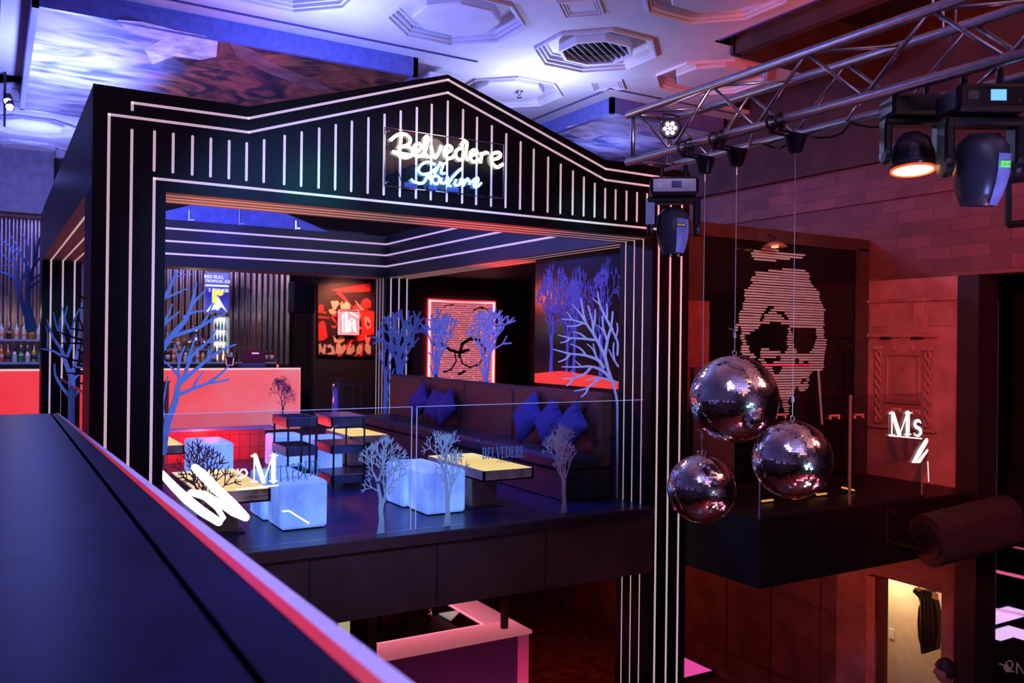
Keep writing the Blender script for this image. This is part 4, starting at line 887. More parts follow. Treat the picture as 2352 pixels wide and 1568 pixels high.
badge(t, H @ rot('Z', .35) @ T(0, -.129*.82, .0), 'USUR', mat('black_badge', (.02, .02, .02), .3), glow('amber_print', (1, .75, .3), .6), .82)
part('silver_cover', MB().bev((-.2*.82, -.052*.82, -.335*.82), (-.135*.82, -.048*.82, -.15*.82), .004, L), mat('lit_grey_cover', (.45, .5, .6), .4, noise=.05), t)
ORG = glow('orange_led_lens', (1, .55, .2), 7)
moving_head('wash_light', 'wash light glowing orange from its downward lens below the truss', (3.47, 2.37, 2.70), .70, FACE+.1, wash=True, glowmat=ORG, tilt=-.12)
t, L, H = moving_head('moving_head_light', 'big black moving head stage light with blue display, right of the orange wash light', (3.47, 2.06, 2.66), .86, FACE+.1, tilt=.15, disp='blue')
part('highlight_patch', shell_patch(PH(.86), .15, 1.05, H), mat('blue_lit_cover', (.38, .42, .85), .35, noise=.25, nscale=20), t, True)  # lit side of this head put into the patch colour
badge(t, H @ rot('Z', .42) @ T(0, -.131*.86, .0), 'USUR', glow('green_badge', (.2, 1, .25), .8), mat('badge_ink', (.01, .06, .02), .4), .86)
t = thing('par_light', 'round LED par light with a cluster of white lenses inside the truss end', 'stage light', (3.5, 3.99, 2.9))
Mp = T(3.5, 3.99, 2.90) @ rot('Z', -YAW-.35) @ rot('X', PI/2+.15)
part('housing', MB().lathe([(0, -.09), (.045, -.085), (.058, -.03), (.062, .05), (.056, .055), (.05, .045), (0, .045)], 22, Mp), PLASTIC, t, True)
for k in range(7):
    a = k*PI/3; q = (0, 0) if k == 6 else (.029*math.cos(a), .029*math.sin(a))
    part('led_lens', MB().lathe([(0, .046), (.0125, .046), (.011, .054), (0, .056)], 12, Mp @ T(q[0], q[1], 0)), glow('pink_white_led', (1, .62, 1), 5), t)
part('bracket', MB().tube([(3.44, 3.99, 2.9), (3.44, 3.99, 2.985), (3.56, 3.99, 2.985), (3.56, 3.99, 2.9)], .006, 6), PLASTIC, t)
t = thing('hanging_bracket', 'square black metal bracket hanging at the right edge beyond the stage lights', 'bracket', (3.75, 1.98, 2.2))
q0, q1 = at(2316, 415, 0, 3.75), at(2420, 505, 0, 3.75)
m = MB()
for a, b in (((q0[1], q0[2]), (q1[1], q0[2])), ((q0[1], q0[2]), (q0[1], q1[2])), ((q0[1], q1[2]), (q1[1], q1[2])), ((q1[1], q0[2]), (q1[1], q1[2]))): m.tube([(3.75, *a), (3.75, *b)], .016, 4)
part('frame', m, BLACKM, t); part('rod', MB().tube([(3.75, q1[1], q0[2]), (3.75, q1[1], 2.7), (XB, q1[1], 2.7)], .008, 6), BLACKM, t)

# ================================================================== LOUNGE FURNITURE
def cube(x0, x1, y0, y1, label, z0=.0, h=.41):
    t = thing('light_cube', label, 'light cube', ((x0+x1)/2, (y0+y1)/2, z0), group='glowing seat cubes')
    part('shell', MB().bev((x0, y0, z0+.012), (x1, y1, z0+h), .022), CUBE, t)
    part('base', MB().box((x0+.03, y0+.03, z0+.001), (x1-.03, y1-.03, z0+.0125)), BLACKM, t)
    return t
cube(2.085, 2.485, 7.17, 7.60, 'nearest glowing ice-blue cube seat, beside the wooden front-left table')
cube(2.055, 2.44, 7.66, 8.08, 'glowing cube seat directly behind the nearest cube, its left part hidden by the table')
cube(3.43, 3.84, 7.20, 7.62, 'glowing cube seat in front of the pair left of the long right table')
cube(3.39, 3.80, 7.66, 8.07, 'glowing cube seat at the back of the pair left of the long right table')
cube(2.0, 2.42, 10.25, 10.95, 'lilac glowing cube seat in front of the red tiled wall')
cube(3.02, 3.40, 10.75, 11.15, 'glowing cube seat seen through the left shelf trolley')
cube(3.36, 3.76, 10.3, 10.7, 'glowing cube seat seen under the right shelf trolley, beside the far table')
TOP = grad_glow('table_light_panel', [(0, (1, .70, .22)), (.5, (1, .60, .14)), (1, (1, .82, .36))], 'Y', -.6, .6, 1.15, .3)
def led_table(x0, x1, y0, y1, label, apron=WOOD, h=.425):
    t = thing('light_table', label, 'table', ((x0+x1)/2, (y0+y1)/2, 0), group='light-top lounge tables')
    tf_ = part('tabletop_frame', MB().box((x0, y0, h-.10), (x1, y0+.02, h)).box((x0, y1-.02, h-.10), (x1, y1, h)).box((x0, y0, h-.10), (x0+.02, y1, h)).box((x1-.02, y0, h-.10), (x1, y1, h)).box((x0, y0, h-.1), (x1, y1, h-.085)), apron, t)
    part('light_panel', MB().box((x0+.012, y0+.012, h-.01), (x1-.012, y1-.012, h+.003)), TOP, tf_)
    xm, ym = (x0+x1)/2, (y0+y1)/2
    part('pedestal', MB().bev((xm-.14, ym-.14, .012), (xm+.14, ym+.14, h-.1), .006), apron, t); part('base_plate', MB().bev((xm-.19, ym-.19, .001), (xm+.19, ym+.19, .0125), .004), BLACKM, t)
    return t
led_table(1.36, 1.91, 6.86, 8.07, 'wooden table with warm glowing top and tree shadow, nearest on the left')
led_table(3.86, 4.40, 6.9, 8.1, 'long warm glowing table between the cube pair and the sofa', WOOD)
led_table(3.80, 4.30, 10.15, 11.1, 'small-looking warm glowing table behind the shelf trolleys')
led_table(1.30, 1.85, 10.1, 11.25, 'warm glowing table cut off by the left column, before the red tiles')
# shelf trolleys
GM = mat('gunmetal', (.10, .12, .2), .3, metal=.7, noise=.2)
def trolley(x0, x1, y0, y1, label, hs, rods, cap=False):
    t = thing('shelf_trolley', label, 'trolley', ((x0+x1)/2, (y0+y1)/2, 0))
    for z, hh in hs:
        mb = MB(); mb.bev((x0, y0, z), (x1, y0+.02, z+hh), .005).bev((x0, y1-.02, z), (x1, y1, z+hh), .005).bev((x0, y0, z), (x0+.02, y1, z+hh), .005).bev((x1-.02, y0, z), (x1, y1, z+hh), .005).box((x0+.01, y0+.01, z+.005), (x1-.01, y1-.01, z+.015))
        if cap: mb.bev((x0-.01, y0-.01, z+hh-.02), (x1+.01, y1+.01, z+hh), .008)
        part('shelf_tray', mb, GM, t)
    for x, y in rods: part('upright', MB().tube([(x, y, .001), (x, y, hs[-1][0]+hs[-1][1])], .011, 8), PLASTIC, t, True)
trolley(2.68, 3.02, 9.05, 9.6, 'narrow dark metal shelf trolley in front of the red tiles, open tray on top', ((.08, .10), (.37, .10), (.68, .10)), ((2.70, 9.06), (2.84, 9.05), (2.93, 9.05), (3.0, 9.06), (2.70, 9.58), (3.0, 9.58)))
trolley(3.17, 3.56, 9.05, 9.6, 'wider dark metal shelf trolley with flat lid, between the other trolley and the sofa', ((.04, .10), (.37, .10), (.66, .12)), ((3.19, 9.03), (3.54, 9.03), (3.19, 9.6), (3.54, 9.6)), True)
# sofa along the right side
t = thing('sofa', 'long dark brown leather bench sofa along the right side of the lounge', 'sofa', (5.4, 10, 0))
ys = (7.2, 8.95, 10.2, 11.5, 12.75)
part('seat_base', MB().bev((4.98, 7.2, .001), (5.58, 12.75, .30), .01), LEATHD, t)
for k in range(4):
    part('seat_cushion', MB().bev((4.93, ys[k]+.005, .30), (5.42, ys[k+1]-.005, .46), .04), LEATHD, t)
    part('backrest', MB().bev((5.40, ys[k]+.004, .30), (5.58, ys[k+1]-.004, 1.085), .03), LEATHER, t)
def cushion(px, py, s, a, lab):
    c = at(px, py, 0, 5.26); n = 8; mb = MB(); vs = []; fs = []
    Mx = T(c[0], c[1], .47+s*.62) @ rot('Y', .35) @ rot('X', a)
    for sg_ in (1, -1):
        for i in range(n+1):
            for j in range(n+1):
                u, v = i/n*2-1, j/n*2-1; th = .09*(max(0, (1-u*u)*(1-v*v))**.4)+.006
                k = 1-.08*(u*u+v*v-u*u*v*v*1.0)*.6; vs.append(Mx @ Vector((sg_*th*-1, u*s/2*(1-.1*(1-abs(v))), v*s/2*(1-.1*(1-abs(u))))))
    q = lambda g, i, j: g*(n+1)**2+i*(n+1)+j
    for i in range(n):
        for j in range(n):
            fs.append((q(0,i,j), q(0,i,j+1), q(0,i+1,j+1), q(0,i+1,j))); fs.append((q(1,i,j), q(1,i+1,j), q(1,i+1,j+1), q(1,i,j+1)))
    for i in range(n):
        fs += [(q(0,i,0), q(0,i+1,0), q(1,i+1,0), q(1,i,0)), (q(0,i+1,n), q(0,i,n), q(1,i,n), q(1,i+1,n)), (q(0,0,i+1), q(0,0,i), q(1,0,i), q(1,0,i+1)), (q(0,n,i), q(0,n,i+1), q(1,n,i+1), q(1,n,i))]
    mb.add(vs, fs)
    single('cushion', mb, CUSH, lab, 'cushion', group='blue cushions on the sofa', smooth=True)
for a in (((962, 925, .44, .75, 'blue velvet cushion on its corner, leftmost on the sofa')), ((1000, 940, .42, .1, 'blue velvet cushion second from the left on the sofa')), ((1024, 950, .40, .8, 'blue velvet cushion third from the left, right of the first two')),
          ((1212, 975, .46, .78, 'blue velvet cushion on its corner, left of the three near the glass screen')), ((1262, 985, .42, .6, 'blue velvet cushion behind the rightmost glass tree')), ((1312, 990, .42, .7, 'blue velvet cushion at the right end of the sofa'))): cushion(*a)
# low tiled wall with railing
def tile_mat():
    m, nt, b = nodes_mat('red_tiles', .3); tc = nt.nodes.new('ShaderNodeTexCoord'); sp = nt.nodes.new('ShaderNodeSeparateXYZ'); cb = nt.nodes.new('ShaderNodeCombineXYZ')
    nt.links.new(tc.outputs['Object'], sp.inputs[0]); nt.links.new(sp.outputs['X'], cb.inputs['X']); nt.links.new(sp.outputs['Z'], cb.inputs['Y'])
    br = nt.nodes.new('ShaderNodeTexBrick'); br.offset = 0; br.inputs['Scale'].default_value = 1; br.inputs['Brick Width'].default_value = .13; br.inputs['Row Height'].default_value = .17; br.inputs['Mortar Size'].default_value = .004
    br.inputs['Color1'].default_value = (.75, .04, .03, 1); br.inputs['Color2'].default_value = (.6, .03, .025, 1); br.inputs['Mortar'].default_value = (.12, .0, .0, 1)
    nt.links.new(cb.outputs[0], br.inputs['Vector']); nt.links.new(br.outputs['Color'], b.inputs['Base Color']); return m
t = thing('tiled_low_wall', 'low wall faced with glossy red tiles below the railing, left of the trolleys', 'low wall', (2.2, 11.8, 0))
part('tiled_face', MB().box((1.1, 11.75, .001), (3.18, 11.9, .40)), tile_mat(), t)
part('coping', MB().bev((1.1, 11.72, .40), (3.3, 11.95, .435), .006), mat('coping_metal', (.3, .35, .7), .3, metal=.6, noise=.1), t)
def railing(x0, x1, y, z0, z1, label, posts, midz=()):
    t = thing('railing', label, 'railing', ((x0+x1)/2, y, z0))
    part('handrail', MB().box((x0, y-.02, z1-.025), (x1, y+.02, z1)), BLACKM, t)
    part('bottom_rail', MB().box((x0, y-.012, z0+.05), (x1, y+.012, z0+.075)), BLACKM, t)
    for x in posts: part('post', MB().box((x-.035, y-.03, z0+.001), (x+.035, y+.03, z1+.06)).box((x-.05, y-.04, z1+.06), (x+.05, y+.04, z1+.075)), BLACKM, t)
    x = x0+.08
    while x < x1: part('baluster', MB().box((x-.006, y-.006, z0+.06), (x+.006, y+.006, z1-.02)), BLACKM, t); x += .14
railing(1.12, 1.96, 11.85, .435, .98, 'black metal railing on the left of the tiled wall, before the pink bar', (1.93,))
railing(4.45, 4.9, 12.4, .0, .96, 'black metal railing between the trolleys and the rear right column', (4.47,))
t = thing('rope_stanchion', 'chrome-topped rope hook with a hanging blue velvet rope beside the railing', 'stanchion', (4.30, 12.2, 0))
part('post', MB().lathe([(.0, 0.001), (.13, .001), (.13, .02), (.02, .03), (.018, .93), (.03, .95), (.0, .98)], 16, T(4.30, 12.2, 0)), CHROME, t, True)
part('velvet_rope', MB().tube([(4.32, 12.16, .92), (4.32, 12.15, .7), (4.305, 12.15, .45), (4.32, 12.16, .25)], [.014, .03, .036, .03], 10), mat('blue_rope', (.1, .1, .5), .8, noise=.3), t, True)

# ================================================================== UPSTAIRS BAR
BYF = 15.0
PINK = grad_glow('pink_bar_glow', [(0, (1, .04, .065)), (.5, (1, .085, .12)), (.8, (.95, .15, .21)), (1, (.88, .23, .32))], 'X', -2.7, 2.6, .86, .30)
t = thing('bar', 'long upstairs bar with glowing pink backlit front behind the lounge', 'bar', (2.3, 15.4, 0))
part('front_panel', MB().box((-2.5, BYF, .05), (4.66, BYF+.02, 1.09)), PINK, t)
part('light_edge', MB().box((-2.5, BYF-.01, 1.09), (4.67, BYF+.02, 1.115)), glow('pink_edge', (1, .5, .5), 1.15), t)
part('end_edge', MB().box((4.66, BYF-.005, .05), (4.675, BYF+.02, 1.09)), glow('pink_edge_dim', (1, .25, .3), .8), t)
part('bar_top', MB().box((-2.5, BYF+.02, 1.07), (4.66, BYF+.55, 1.11)), COUNTER, t)
part('bar_body', MB().box((-2.5, BYF+.03, .001), (4.64, BYF+.5, 1.07)), BLACKM, t)
bt_ = part('tree_print', tree_on('', 77, (617, 862, 681, 975), 1, BYF-.003, th=-.001, trunk=.42, spread=1.0, w0=.045, depth=6), mat('navy_print', (.04, .03, .16), .6, noise=.1), t)
# back shelf
t = thing('back_bar', 'dark back bar counter with two bottle shelves against the corrugated wall', 'shelf', (2.3, 17.6, 0))
part('cabinet', MB().box((-2.5, 17.2, .001), (4.9, 17.9, 1.12)), BLACKM, t)
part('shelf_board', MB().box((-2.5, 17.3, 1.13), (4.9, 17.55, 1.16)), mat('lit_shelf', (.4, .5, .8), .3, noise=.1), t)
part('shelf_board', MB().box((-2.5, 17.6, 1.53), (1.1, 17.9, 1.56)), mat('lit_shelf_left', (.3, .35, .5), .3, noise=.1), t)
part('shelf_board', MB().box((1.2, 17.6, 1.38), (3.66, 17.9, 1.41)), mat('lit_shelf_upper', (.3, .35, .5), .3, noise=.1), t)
# corrugated metal wall
mb = MB(); xs_ = []; n = 330
for i in range(n+1):
    x = -3.9+(9.4)*i/n; y = 18.5+.028*math.sin(x*2*PI/.12); mb.v += [Vector((x, y, .0)), Vector((x, y, 3.84))]
    if i: k = 2*i; mb.f.append((k-2, k, k+1, k-1))
struct('wall_corrugated', mb, mat('corrugated_zinc', (.34, .24, .24), .3, metal=.85, noise=.5, nscale=1.6), True)
struct('trim_11', MB().box((-3.9, 18.3, 3.80), (5.5, 18.46, 3.86)), mat('dusty_red_trim', (.3, .16, .16), .6, noise=.2))
def bottle_mb(x, y, z, h, r, kind):
    if kind == 0: pr = [(r*.9, 0), (r, .02*h), (r, .55*h), (r*.75, .66*h), (r*.34, .72*h), (r*.32, .93*h), (r*.4, .94*h), (r*.4, h), (0, h)]
    elif kind == 1: pr = [(r*.9, 0), (r, .02*h), (r, .62*h), (r*.9, .68*h), (r*.38, .74*h), (r*.36, .92*h), (r*.48, .93*h), (r*.48, h), (0, h)]
    else: pr = [(r*.9, 0), (r*1.1, .1*h), (r*1.05, .4*h), (r*.5, .62*h), (r*.3, .72*h), (r*.3, h), (0, h)]
    return pr
BCOL = [('clear', (.65, .7, .75), 0), ('amber', (.5, .16, .03), 0), ('green', (.03, .35, .08), 0), ('blue', (.12, .45, .65), 0), ('dark brown', (.06, .025, .01), 0), ('white', (.75, .65, .68), 0), ('orange', (.75, .2, .05), 0), ('golden', (.6, .45, .08), 0)]
BM = [mat('bottle_'+c_.replace(' ', '_'), v, .12, metal=.15, noise=.1, spec=.8) for c_, v, _ in BCOL]
CAP = [mat('bottle_cap_pale', (.8, .75, .7), .25, metal=.5, noise=.05), mat('bottle_cap_gold', (.8, .5, .15), .25, metal=.8, noise=.05), mat('bottle_cap_dark', (.03, .03, .03), .4, noise=.05)]
LAB = [mat('paper_label', (.75, .7, .6), .6, noise=.15), mat('peach_label', (.8, .4, .3), .6, noise=.15), mat('dark_label', (.05, .04, .05), .5, noise=.15)]
rb = random.Random(3); BP = {}
def bottle(x, y, z, col, kind, h, r, label):
    key = (col, kind)
    if key not in BP:
        t = thing('bottle', label, 'bottle', (x, y, z), group='bottles behind the upstairs bar')
        pr = [(a*r, b*h) for a, b in [(p/ r, q/h) for p, q in bottle_mb(0, 0, 0, h, r, kind)]]
        part('glass_body', MB().lathe(pr[:-3], 12, T(x, y, z)), BM[col], t, True)
        part('cap', MB().lathe([(p*1.02, q) for p, q in pr[-3:]], 12, T(x, y, z)), CAP[(col+kind) % 3], t, True)
        part('label', MB().lathe([(r*1.02, .18*h), (r*1.02, .46*h)], 12, T(x, y, z)), LAB[(col*2+kind) % 3], t, True); BP[key] = t
    else: t = dup(BP[key], (x, y, z), label=label)
    return t
rows = [('lower shelf left of the pavilion', 17.42, 1.16, -.25, .85, 12), ('upper shelf left of the pavilion', 17.75, 1.56, -.2, .85, 10), ('lower shelf behind the blue tree', 17.42, 1.16, 2.55, 4.05, 15), ('upper shelf behind the blue tree', 17.75, 1.41, 2.8, 3.22, 5)]
ordn = ['first', 'second', 'third', 'fourth', 'fifth', 'sixth', 'seventh', 'eighth', 'ninth', 'tenth', 'eleventh', 'twelfth', 'thirteenth', 'fourteenth', 'fifteenth']
for rn, y, z, xa_, xb_, n in rows:
    for k in range(n):
        c0 = [2, 3, 1, 5, 4, 0, 7, 6][(k*3+int(z*10)) % 8] if 'tree' in rn or z < 1.3 else [0, 0, 1, 0, 4][k % 5]
        x = xa_+(xb_-xa_)*k/(n-1); bottle(x, y+rb.uniform(-.03, .03), z, c0, rb.randrange(3), .30, .038, '%s bottle, %s from the left on the %s' % (BCOL[c0][0], ordn[k], rn))
for x, h in ((4.12, .44), (4.72, .30), (4.83, .27)):
    bottle(x, 17.4, 1.16, 4, 0 if h > .4 else 1, h, .05, {.44: 'tall dark champagne bottle right of the lit drinks fridge', .30: 'dark beer bottle right of the till', .27: 'short dark bottle at the right end of the back bar'}[h])
# chrome bear decanters
def bear(x, y, z, s, label, m):
    t = thing('bear_decanter', label, 'decanter', (x, y, z))
    part('body', MB().lathe([(0, 0), (.07, .0), (.085, .06), (.075, .14), (.05, .18), (0, .185)], 20, T(x, y, z) @ Matrix.Scale(s, 4)), m, t, True)
    part('head', MB().lathe([(0, .17), (.045, .18), (.06, .22), (.05, .265), (.02, .285), (0, .287)], 18, T(x, y, z) @ Matrix.Scale(s, 4)), m, t, True)
    for sx in (-1, 1):
        part('ear', MB().lathe([(0, .27), (.02, .275), (.025, .293), (.015, .31), (0, .312)], 12, T(x+sx*.042*s, y, z) @ Matrix.Scale(s, 4)), m, t, True)
        part('arm', MB().tube([(x+sx*.06*s, y, z+.15*s), (x+sx*.10*s, y-.02*s, z+.09*s), (x+sx*.085*s, y-.05*s, z+.05*s)], [.022*s, .024*s, .02*s], 10), m, t, True)
    return t
ROSE = mat('rose_chrome', (.85, .6, .55), .12, metal=1, noise=.05)
bear(3.45, 17.75, 1.41, 1.5, 'shiny rose-chrome bear-shaped decanter behind the tree branches', ROSE)
bear(2.6, 17.75, 1.41, 1.5, 'dark bronze bear-shaped decanter half hidden by the left column', mat('dark_bronze', (.25, .14, .1), .15, metal=1, noise=.05))
# lit fridge
t = thing('drinks_fridge', 'small brightly lit drinks fridge below the advert screen', 'fridge', (3.86, 17.6, 1.161))
part('cabinet', MB().box((3.72, 17.56, 1.17), (3.74, 17.85, 2.06)).box((4.02, 17.56, 1.17), (4.04, 17.85, 2.06)).box((3.72, 17.56, 2.04), (4.04, 17.85, 2.06)).box((3.72, 17.56, 1.162), (4.04, 17.85, 1.175)).box((3.72, 17.83, 1.17), (4.04, 17.85, 2.06)), mat('white_fridge', (.6, .6, .65), .4, noise=.05), t)
part('light_back', MB().box((3.75, 17.78, 1.2), (4.0, 17.80, 2.03)), glow('fridge_light', (.85, .95, 1), 1.2), t)
for k, z in enumerate((1.30, 1.55, 1.78)):
    part('shelf', MB().box((3.75, 17.6, z), (4.01, 17.78, z+.008)), CHROME, t)
for z in (1.31, 1.56, 1.79):
    for q in range(4):
        single('drinks_bottle', MB().lathe([(0, 0), (.022, 0), (.023, .1), (.009, .14), (.009, .18), (0, .18)], 10, T(3.785+q*.062, 17.64, z)), BM[(q+int(z*10)) % 4 if z > 1.4 else 7], '%s bottle on the %s shelf inside the lit fridge, %s from left' % (BCOL[(q+int(z*10)) % 4 if z > 1.4 else 7][0], {1.31: 'bottom', 1.56: 'middle', 1.79: 'top'}[z], ordn[q]), 'bottle', group='bottles in the lit fridge', smooth=True)
# advert screen
t = thing('advert_screen', 'portrait screen with blue drinks advert reading 2 FOR $20, above the lit fridge', 'screen', (3.77, 17.5, 2.13))
a, b = at(472, 625, 1, 17.5), at(524, 717, 1, 17.5); ax_, bx_, z0, z1 = a[0], b[0], b[2], a[2]
part('bezel', MB().box((ax_-.02, 17.5, z0-.02), (bx_+.02, 17.56, z1+.02)), mat('grey_bezel', (.35, .33, .4), .4, noise=.05), t)
scp = part('screen_picture', MB().box((ax_, 17.494, z0), (bx_, 17.5, z1)), grad_glow('blue_advert', [(0, (.06, .08, .6)), (.5, (.02, .02, .35)), (1, (.18, .2, .85))], 'Z', -.0, .75, 1.1, .4), t)
tx = MB(); xm = (ax_+bx_)/2; H_ = z1-z0
put_text(tx, 'RED BULL', .085, (xm-.06, 17.491, z1-.11), (1, 0, 0), (0, 0, 1)); put_text(tx, 'TROPICAL ICE', .075, (xm+.01, 17.491, z1-.19), (1, 0, 0), (0, 0, 1)); put_text(tx, '2 FOR $20', .085, (xm+.03, 17.491, z1-.37), (1, 0, 0), (0, 0, 1))
tx.box((ax_, 17.490, z1-.265), (bx_, 17.493, z1-.24)).prism([(ax_+.02, z0), (xm+.02, z0+.3), (bx_-.02, z0), (xm+.1, z0+.1)], lambda u, v: Vector((u, 17.492, v)), (0, .001, 0)).lathe([(0, 0), (.035, 0), (.035, .002), (0, .002)], 14, T(xm+.01, 17.492, z0+.07) @ rot('X', PI/2))
part('screen_text', tx, WHITEL, scp)
yl = MB().box((xm-.09, 17.489, z0+.13), (xm+.0, 17.492, z0+.42)).lathe([(0, 0), (.062, 0), (.062, .003), (0, .003)], 18, T(xm+.06, 17.492, z0+.38) @ rot('X', PI/2)).box((xm-.06, 17.489, z0+.42), (xm-.05, 17.492, z0+.47)).box((xm-.02, 17.489, z0+.42), (xm-.01, 17.492, z0+.46))
part('drink_picture', yl, glow('yellow_drink', (1, .75, .15), 1.1), scp)
# till and card terminal
t = thing('cash_till', 'till with reddish-lit screen on the bar top', 'till', (4.0, 15.3, 1.111))
part('base', MB().bev((3.72, 15.2, 1.112), (4.12, 15.5, 1.20), .01), mat('till_grey', (.12, .12, .2), .4, noise=.1), t)
scr = part('screen', MB().bev((3.74, 15.3, 1.20), (4.14, 15.34, 1.42), .01), mat('till_screen', (.25, .03, .05), .3, noise=.2), t)
part('printed_light', MB().box((3.9, 15.295, 1.355), (4.02, 15.2995, 1.375)), glow('till_bar', (.8, .6, .9), 1), scr)
t = thing('card_terminal', 'small card terminal with pink glowing rim standing on the bar top', 'card terminal', (3.5, 15.2, 1.111))
part('body', MB().bev((3.44, 15.2, 1.13), (3.56, 15.25, 1.30), .015), BLACKM, t); part('glow_rim', MB().tube([(3.435, 15.19, 1.28), (3.45, 15.19, 1.16), (3.55, 15.19, 1.16), (3.565, 15.19, 1.28)], .006, 6), glow('pink_rim', (1, .3, .35), 1.2), t)
part('stand', MB().bev((3.45, 15.2, 1.112), (3.55, 15.26, 1.13), .005), BLACKM, t)
t = thing('receipt_printer', 'low black box with small red light at the right end of the bar top', 'printer', (4.45, 15.3, 1.111))
part('body', MB().bev((4.33, 15.2, 1.112), (4.56, 15.4, 1.17), .015), BLACKM, t); part('light', MB().box((4.31, 15.19, 1.12), (4.34, 15.2, 1.17)), glow('red_light', (1, .15, .15), 1.2), t)
# speaker and poster
t = thing('wall_speaker', 'black box loudspeaker mounted left of the graffiti poster', 'speaker', (5.2, 16.5, 2.13))
part('cabinet', MB().bev((4.98, 16.5, 2.13), (5.43, 16.85, 2.74), .02), PLASTIC, t)
part('grille', MB().box((5.0, 16.49, 2.16), (5.38, 16.499, 2.71)), BLACKM, t); part('bracket', MB().box((5.15, 16.85, 2.4), (5.25, 17.2, 2.46)), BLACKM, t)
PY = 17.15
t = thing('graffiti_poster', 'red, black and cream graffiti mural panel behind the rear right column', 'poster', (6.25, PY, 1.25))
pt_ = lambda x, y: tuple(at(690+x/5.6, 620+y/5.6, 1, PY)[i] for i in (0, 2)); fP = lambda dy: (lambda u, v: Vector((u, PY-dy, v)))
part('panel', MB().prism([pt_(225, 180), pt_(1010, 150), pt_(1010, 1110), pt_(225, 1095)], fP(0), (0, .02, 0)), mat('poster_black', (.03, .008, .008), .5, noise=.2), t)
PR = mat('poster_red', (.85, .04, .03), .5, emit=(1, .03, .02), es=0, noise=.15); PC = mat('poster_cream', (.85, .6, .35), .5, noise=.2); PO = mat('poster_orange', (.8, .25, .08), .5, noise=.1); PD = mat('poster_ink', (.01, .005, .005), .5)
def shp(nm, m, dy, *polys):
    for p in polys: part(nm.rstrip('s'), MB().prism([pt_(*q) for q in p], fP(dy), (0, -.001, 0)), m, t)
shp('red_shapes', PR, .001, [(390,255),(905,165),(905,275),(560,285)], [(455,285),(520,285),(670,470),(640,470)], [(235,450),(295,445),(300,520),(235,515)], [(230,515),(335,540),(335,560),(230,545)], [(230,590),(360,605),(375,625),(230,612)], [(235,680),(290,650),(320,690),(350,860),(300,900),(230,915)],
    [(760,520),(830,500),(905,520),(1000,560),(1000,820),(905,830),(860,840),(830,900),(760,915),(700,890),(690,830),(780,830),(790,700)], [(660,480),(720,440),(760,480),(800,380),(860,360),(905,400),(905,480),(700,510)], [(690,890),(520,1110),(470,1110),(650,900)], [(800,930),(690,1110),(720,1110),(815,960)], [(820,980),(750,1110),(790,1110)])
shp('cream_letters', PC, .002, [(390,400),(480,395),(500,430),(450,510),(420,510)], [(510,430),(540,400),(550,440),(590,400),(640,440),(640,500),(520,500)], [(415,850),(440,845),(470,900),(500,850),(560,860),(570,900),(520,940),(440,930)],
    [(235,960),(260,940),(280,1020),(310,950),(330,960),(320,1080),(290,1080),(262,1040),(240,1085)], [(340,970),(380,950),(430,990),(450,1080),(420,1090),(330,1080),(400,1050),(390,1000),(350,1000)], [(460,950),(500,930),(530,990),(570,950),(590,1000),(560,1060),(500,1090),(450,1070)], [(600,1010),(640,950),(690,960),(700,1040),(650,1085),(590,1080)], [(720,1000),(770,940),(800,1000),(770,1080),(720,1080)], [(830,960),(860,930),(905,980),(905,1080),(860,1080),(830,1030)], [(360,510),(410,500),(470,540),(430,580),(380,555)])
shp('pink_shapes', mat('poster_pink', (.9, .35, .35), .5), .003, [(695,385),(715,400),(820,515),(770,515)], [(750,560),(775,570),(770,620),(745,640)], [(820,600),(870,600),(905,650),(905,740),(860,760),(825,700)], [(835,830),(860,870),(905,850),(880,950),(835,930)], [(750,720),(785,740),(780,760),(750,752)])
shp('ink_lines', PD, .004, [(230,925),(490,835),(490,850),(230,940)], [(690,510),(905,520),(905,528),(700,522)], [(855,640),(880,690),(900,690),(870,730),(855,700)], [(700,880),(640,1000),(655,1000),(712,885)])
S_ = MB().ribbon([pt_(*q) for q in ((480,590),(430,575),(405,610),(440,650),(475,690),(450,735),(405,725))], .04, fP(.004), (0, -.001, 0)); part('painted_letter', S_, PR, t)
t = thing('neon_box_sign', 'small square neon sign glowing white-pink with a letter h over the graffiti poster', 'neon sign', (6.3, PY-.1, 1.73))
ns_ = lambda x, y: at(690+x/5.6, 620+y/5.6, 1, PY-.08)
part('backing', MB().box((ns_(492,0)[0], PY-.075, ns_(0,825)[2]), (ns_(750,0)[0], PY-.07, ns_(0,515)[2])), glow('pink_backing', (1, .35, .4), .62), t)
PN = glow('pink_neon', (1, .75, .75), 2.6)
part('neon_frame', MB().tube([ns_(492,515), ns_(750,515), ns_(750,825), ns_(492,825)], .008, 6, closed=True), glow('pink_neon_soft', (1, .4, .5), 1.6), t)
for l in ([(545,570),(545,800),(600,800),(600,540)], [(580,545),(580,790)], [(625,800),(625,660),(660,620),(700,650),(715,800)], [(645,790),(650,680),(675,660),(690,790)], [(600,540),(560,560)], [(640,545),(740,600)]): part('neon_letter', MB().tube([ns_(*p) for p in l], .0095, 6), PN, t)
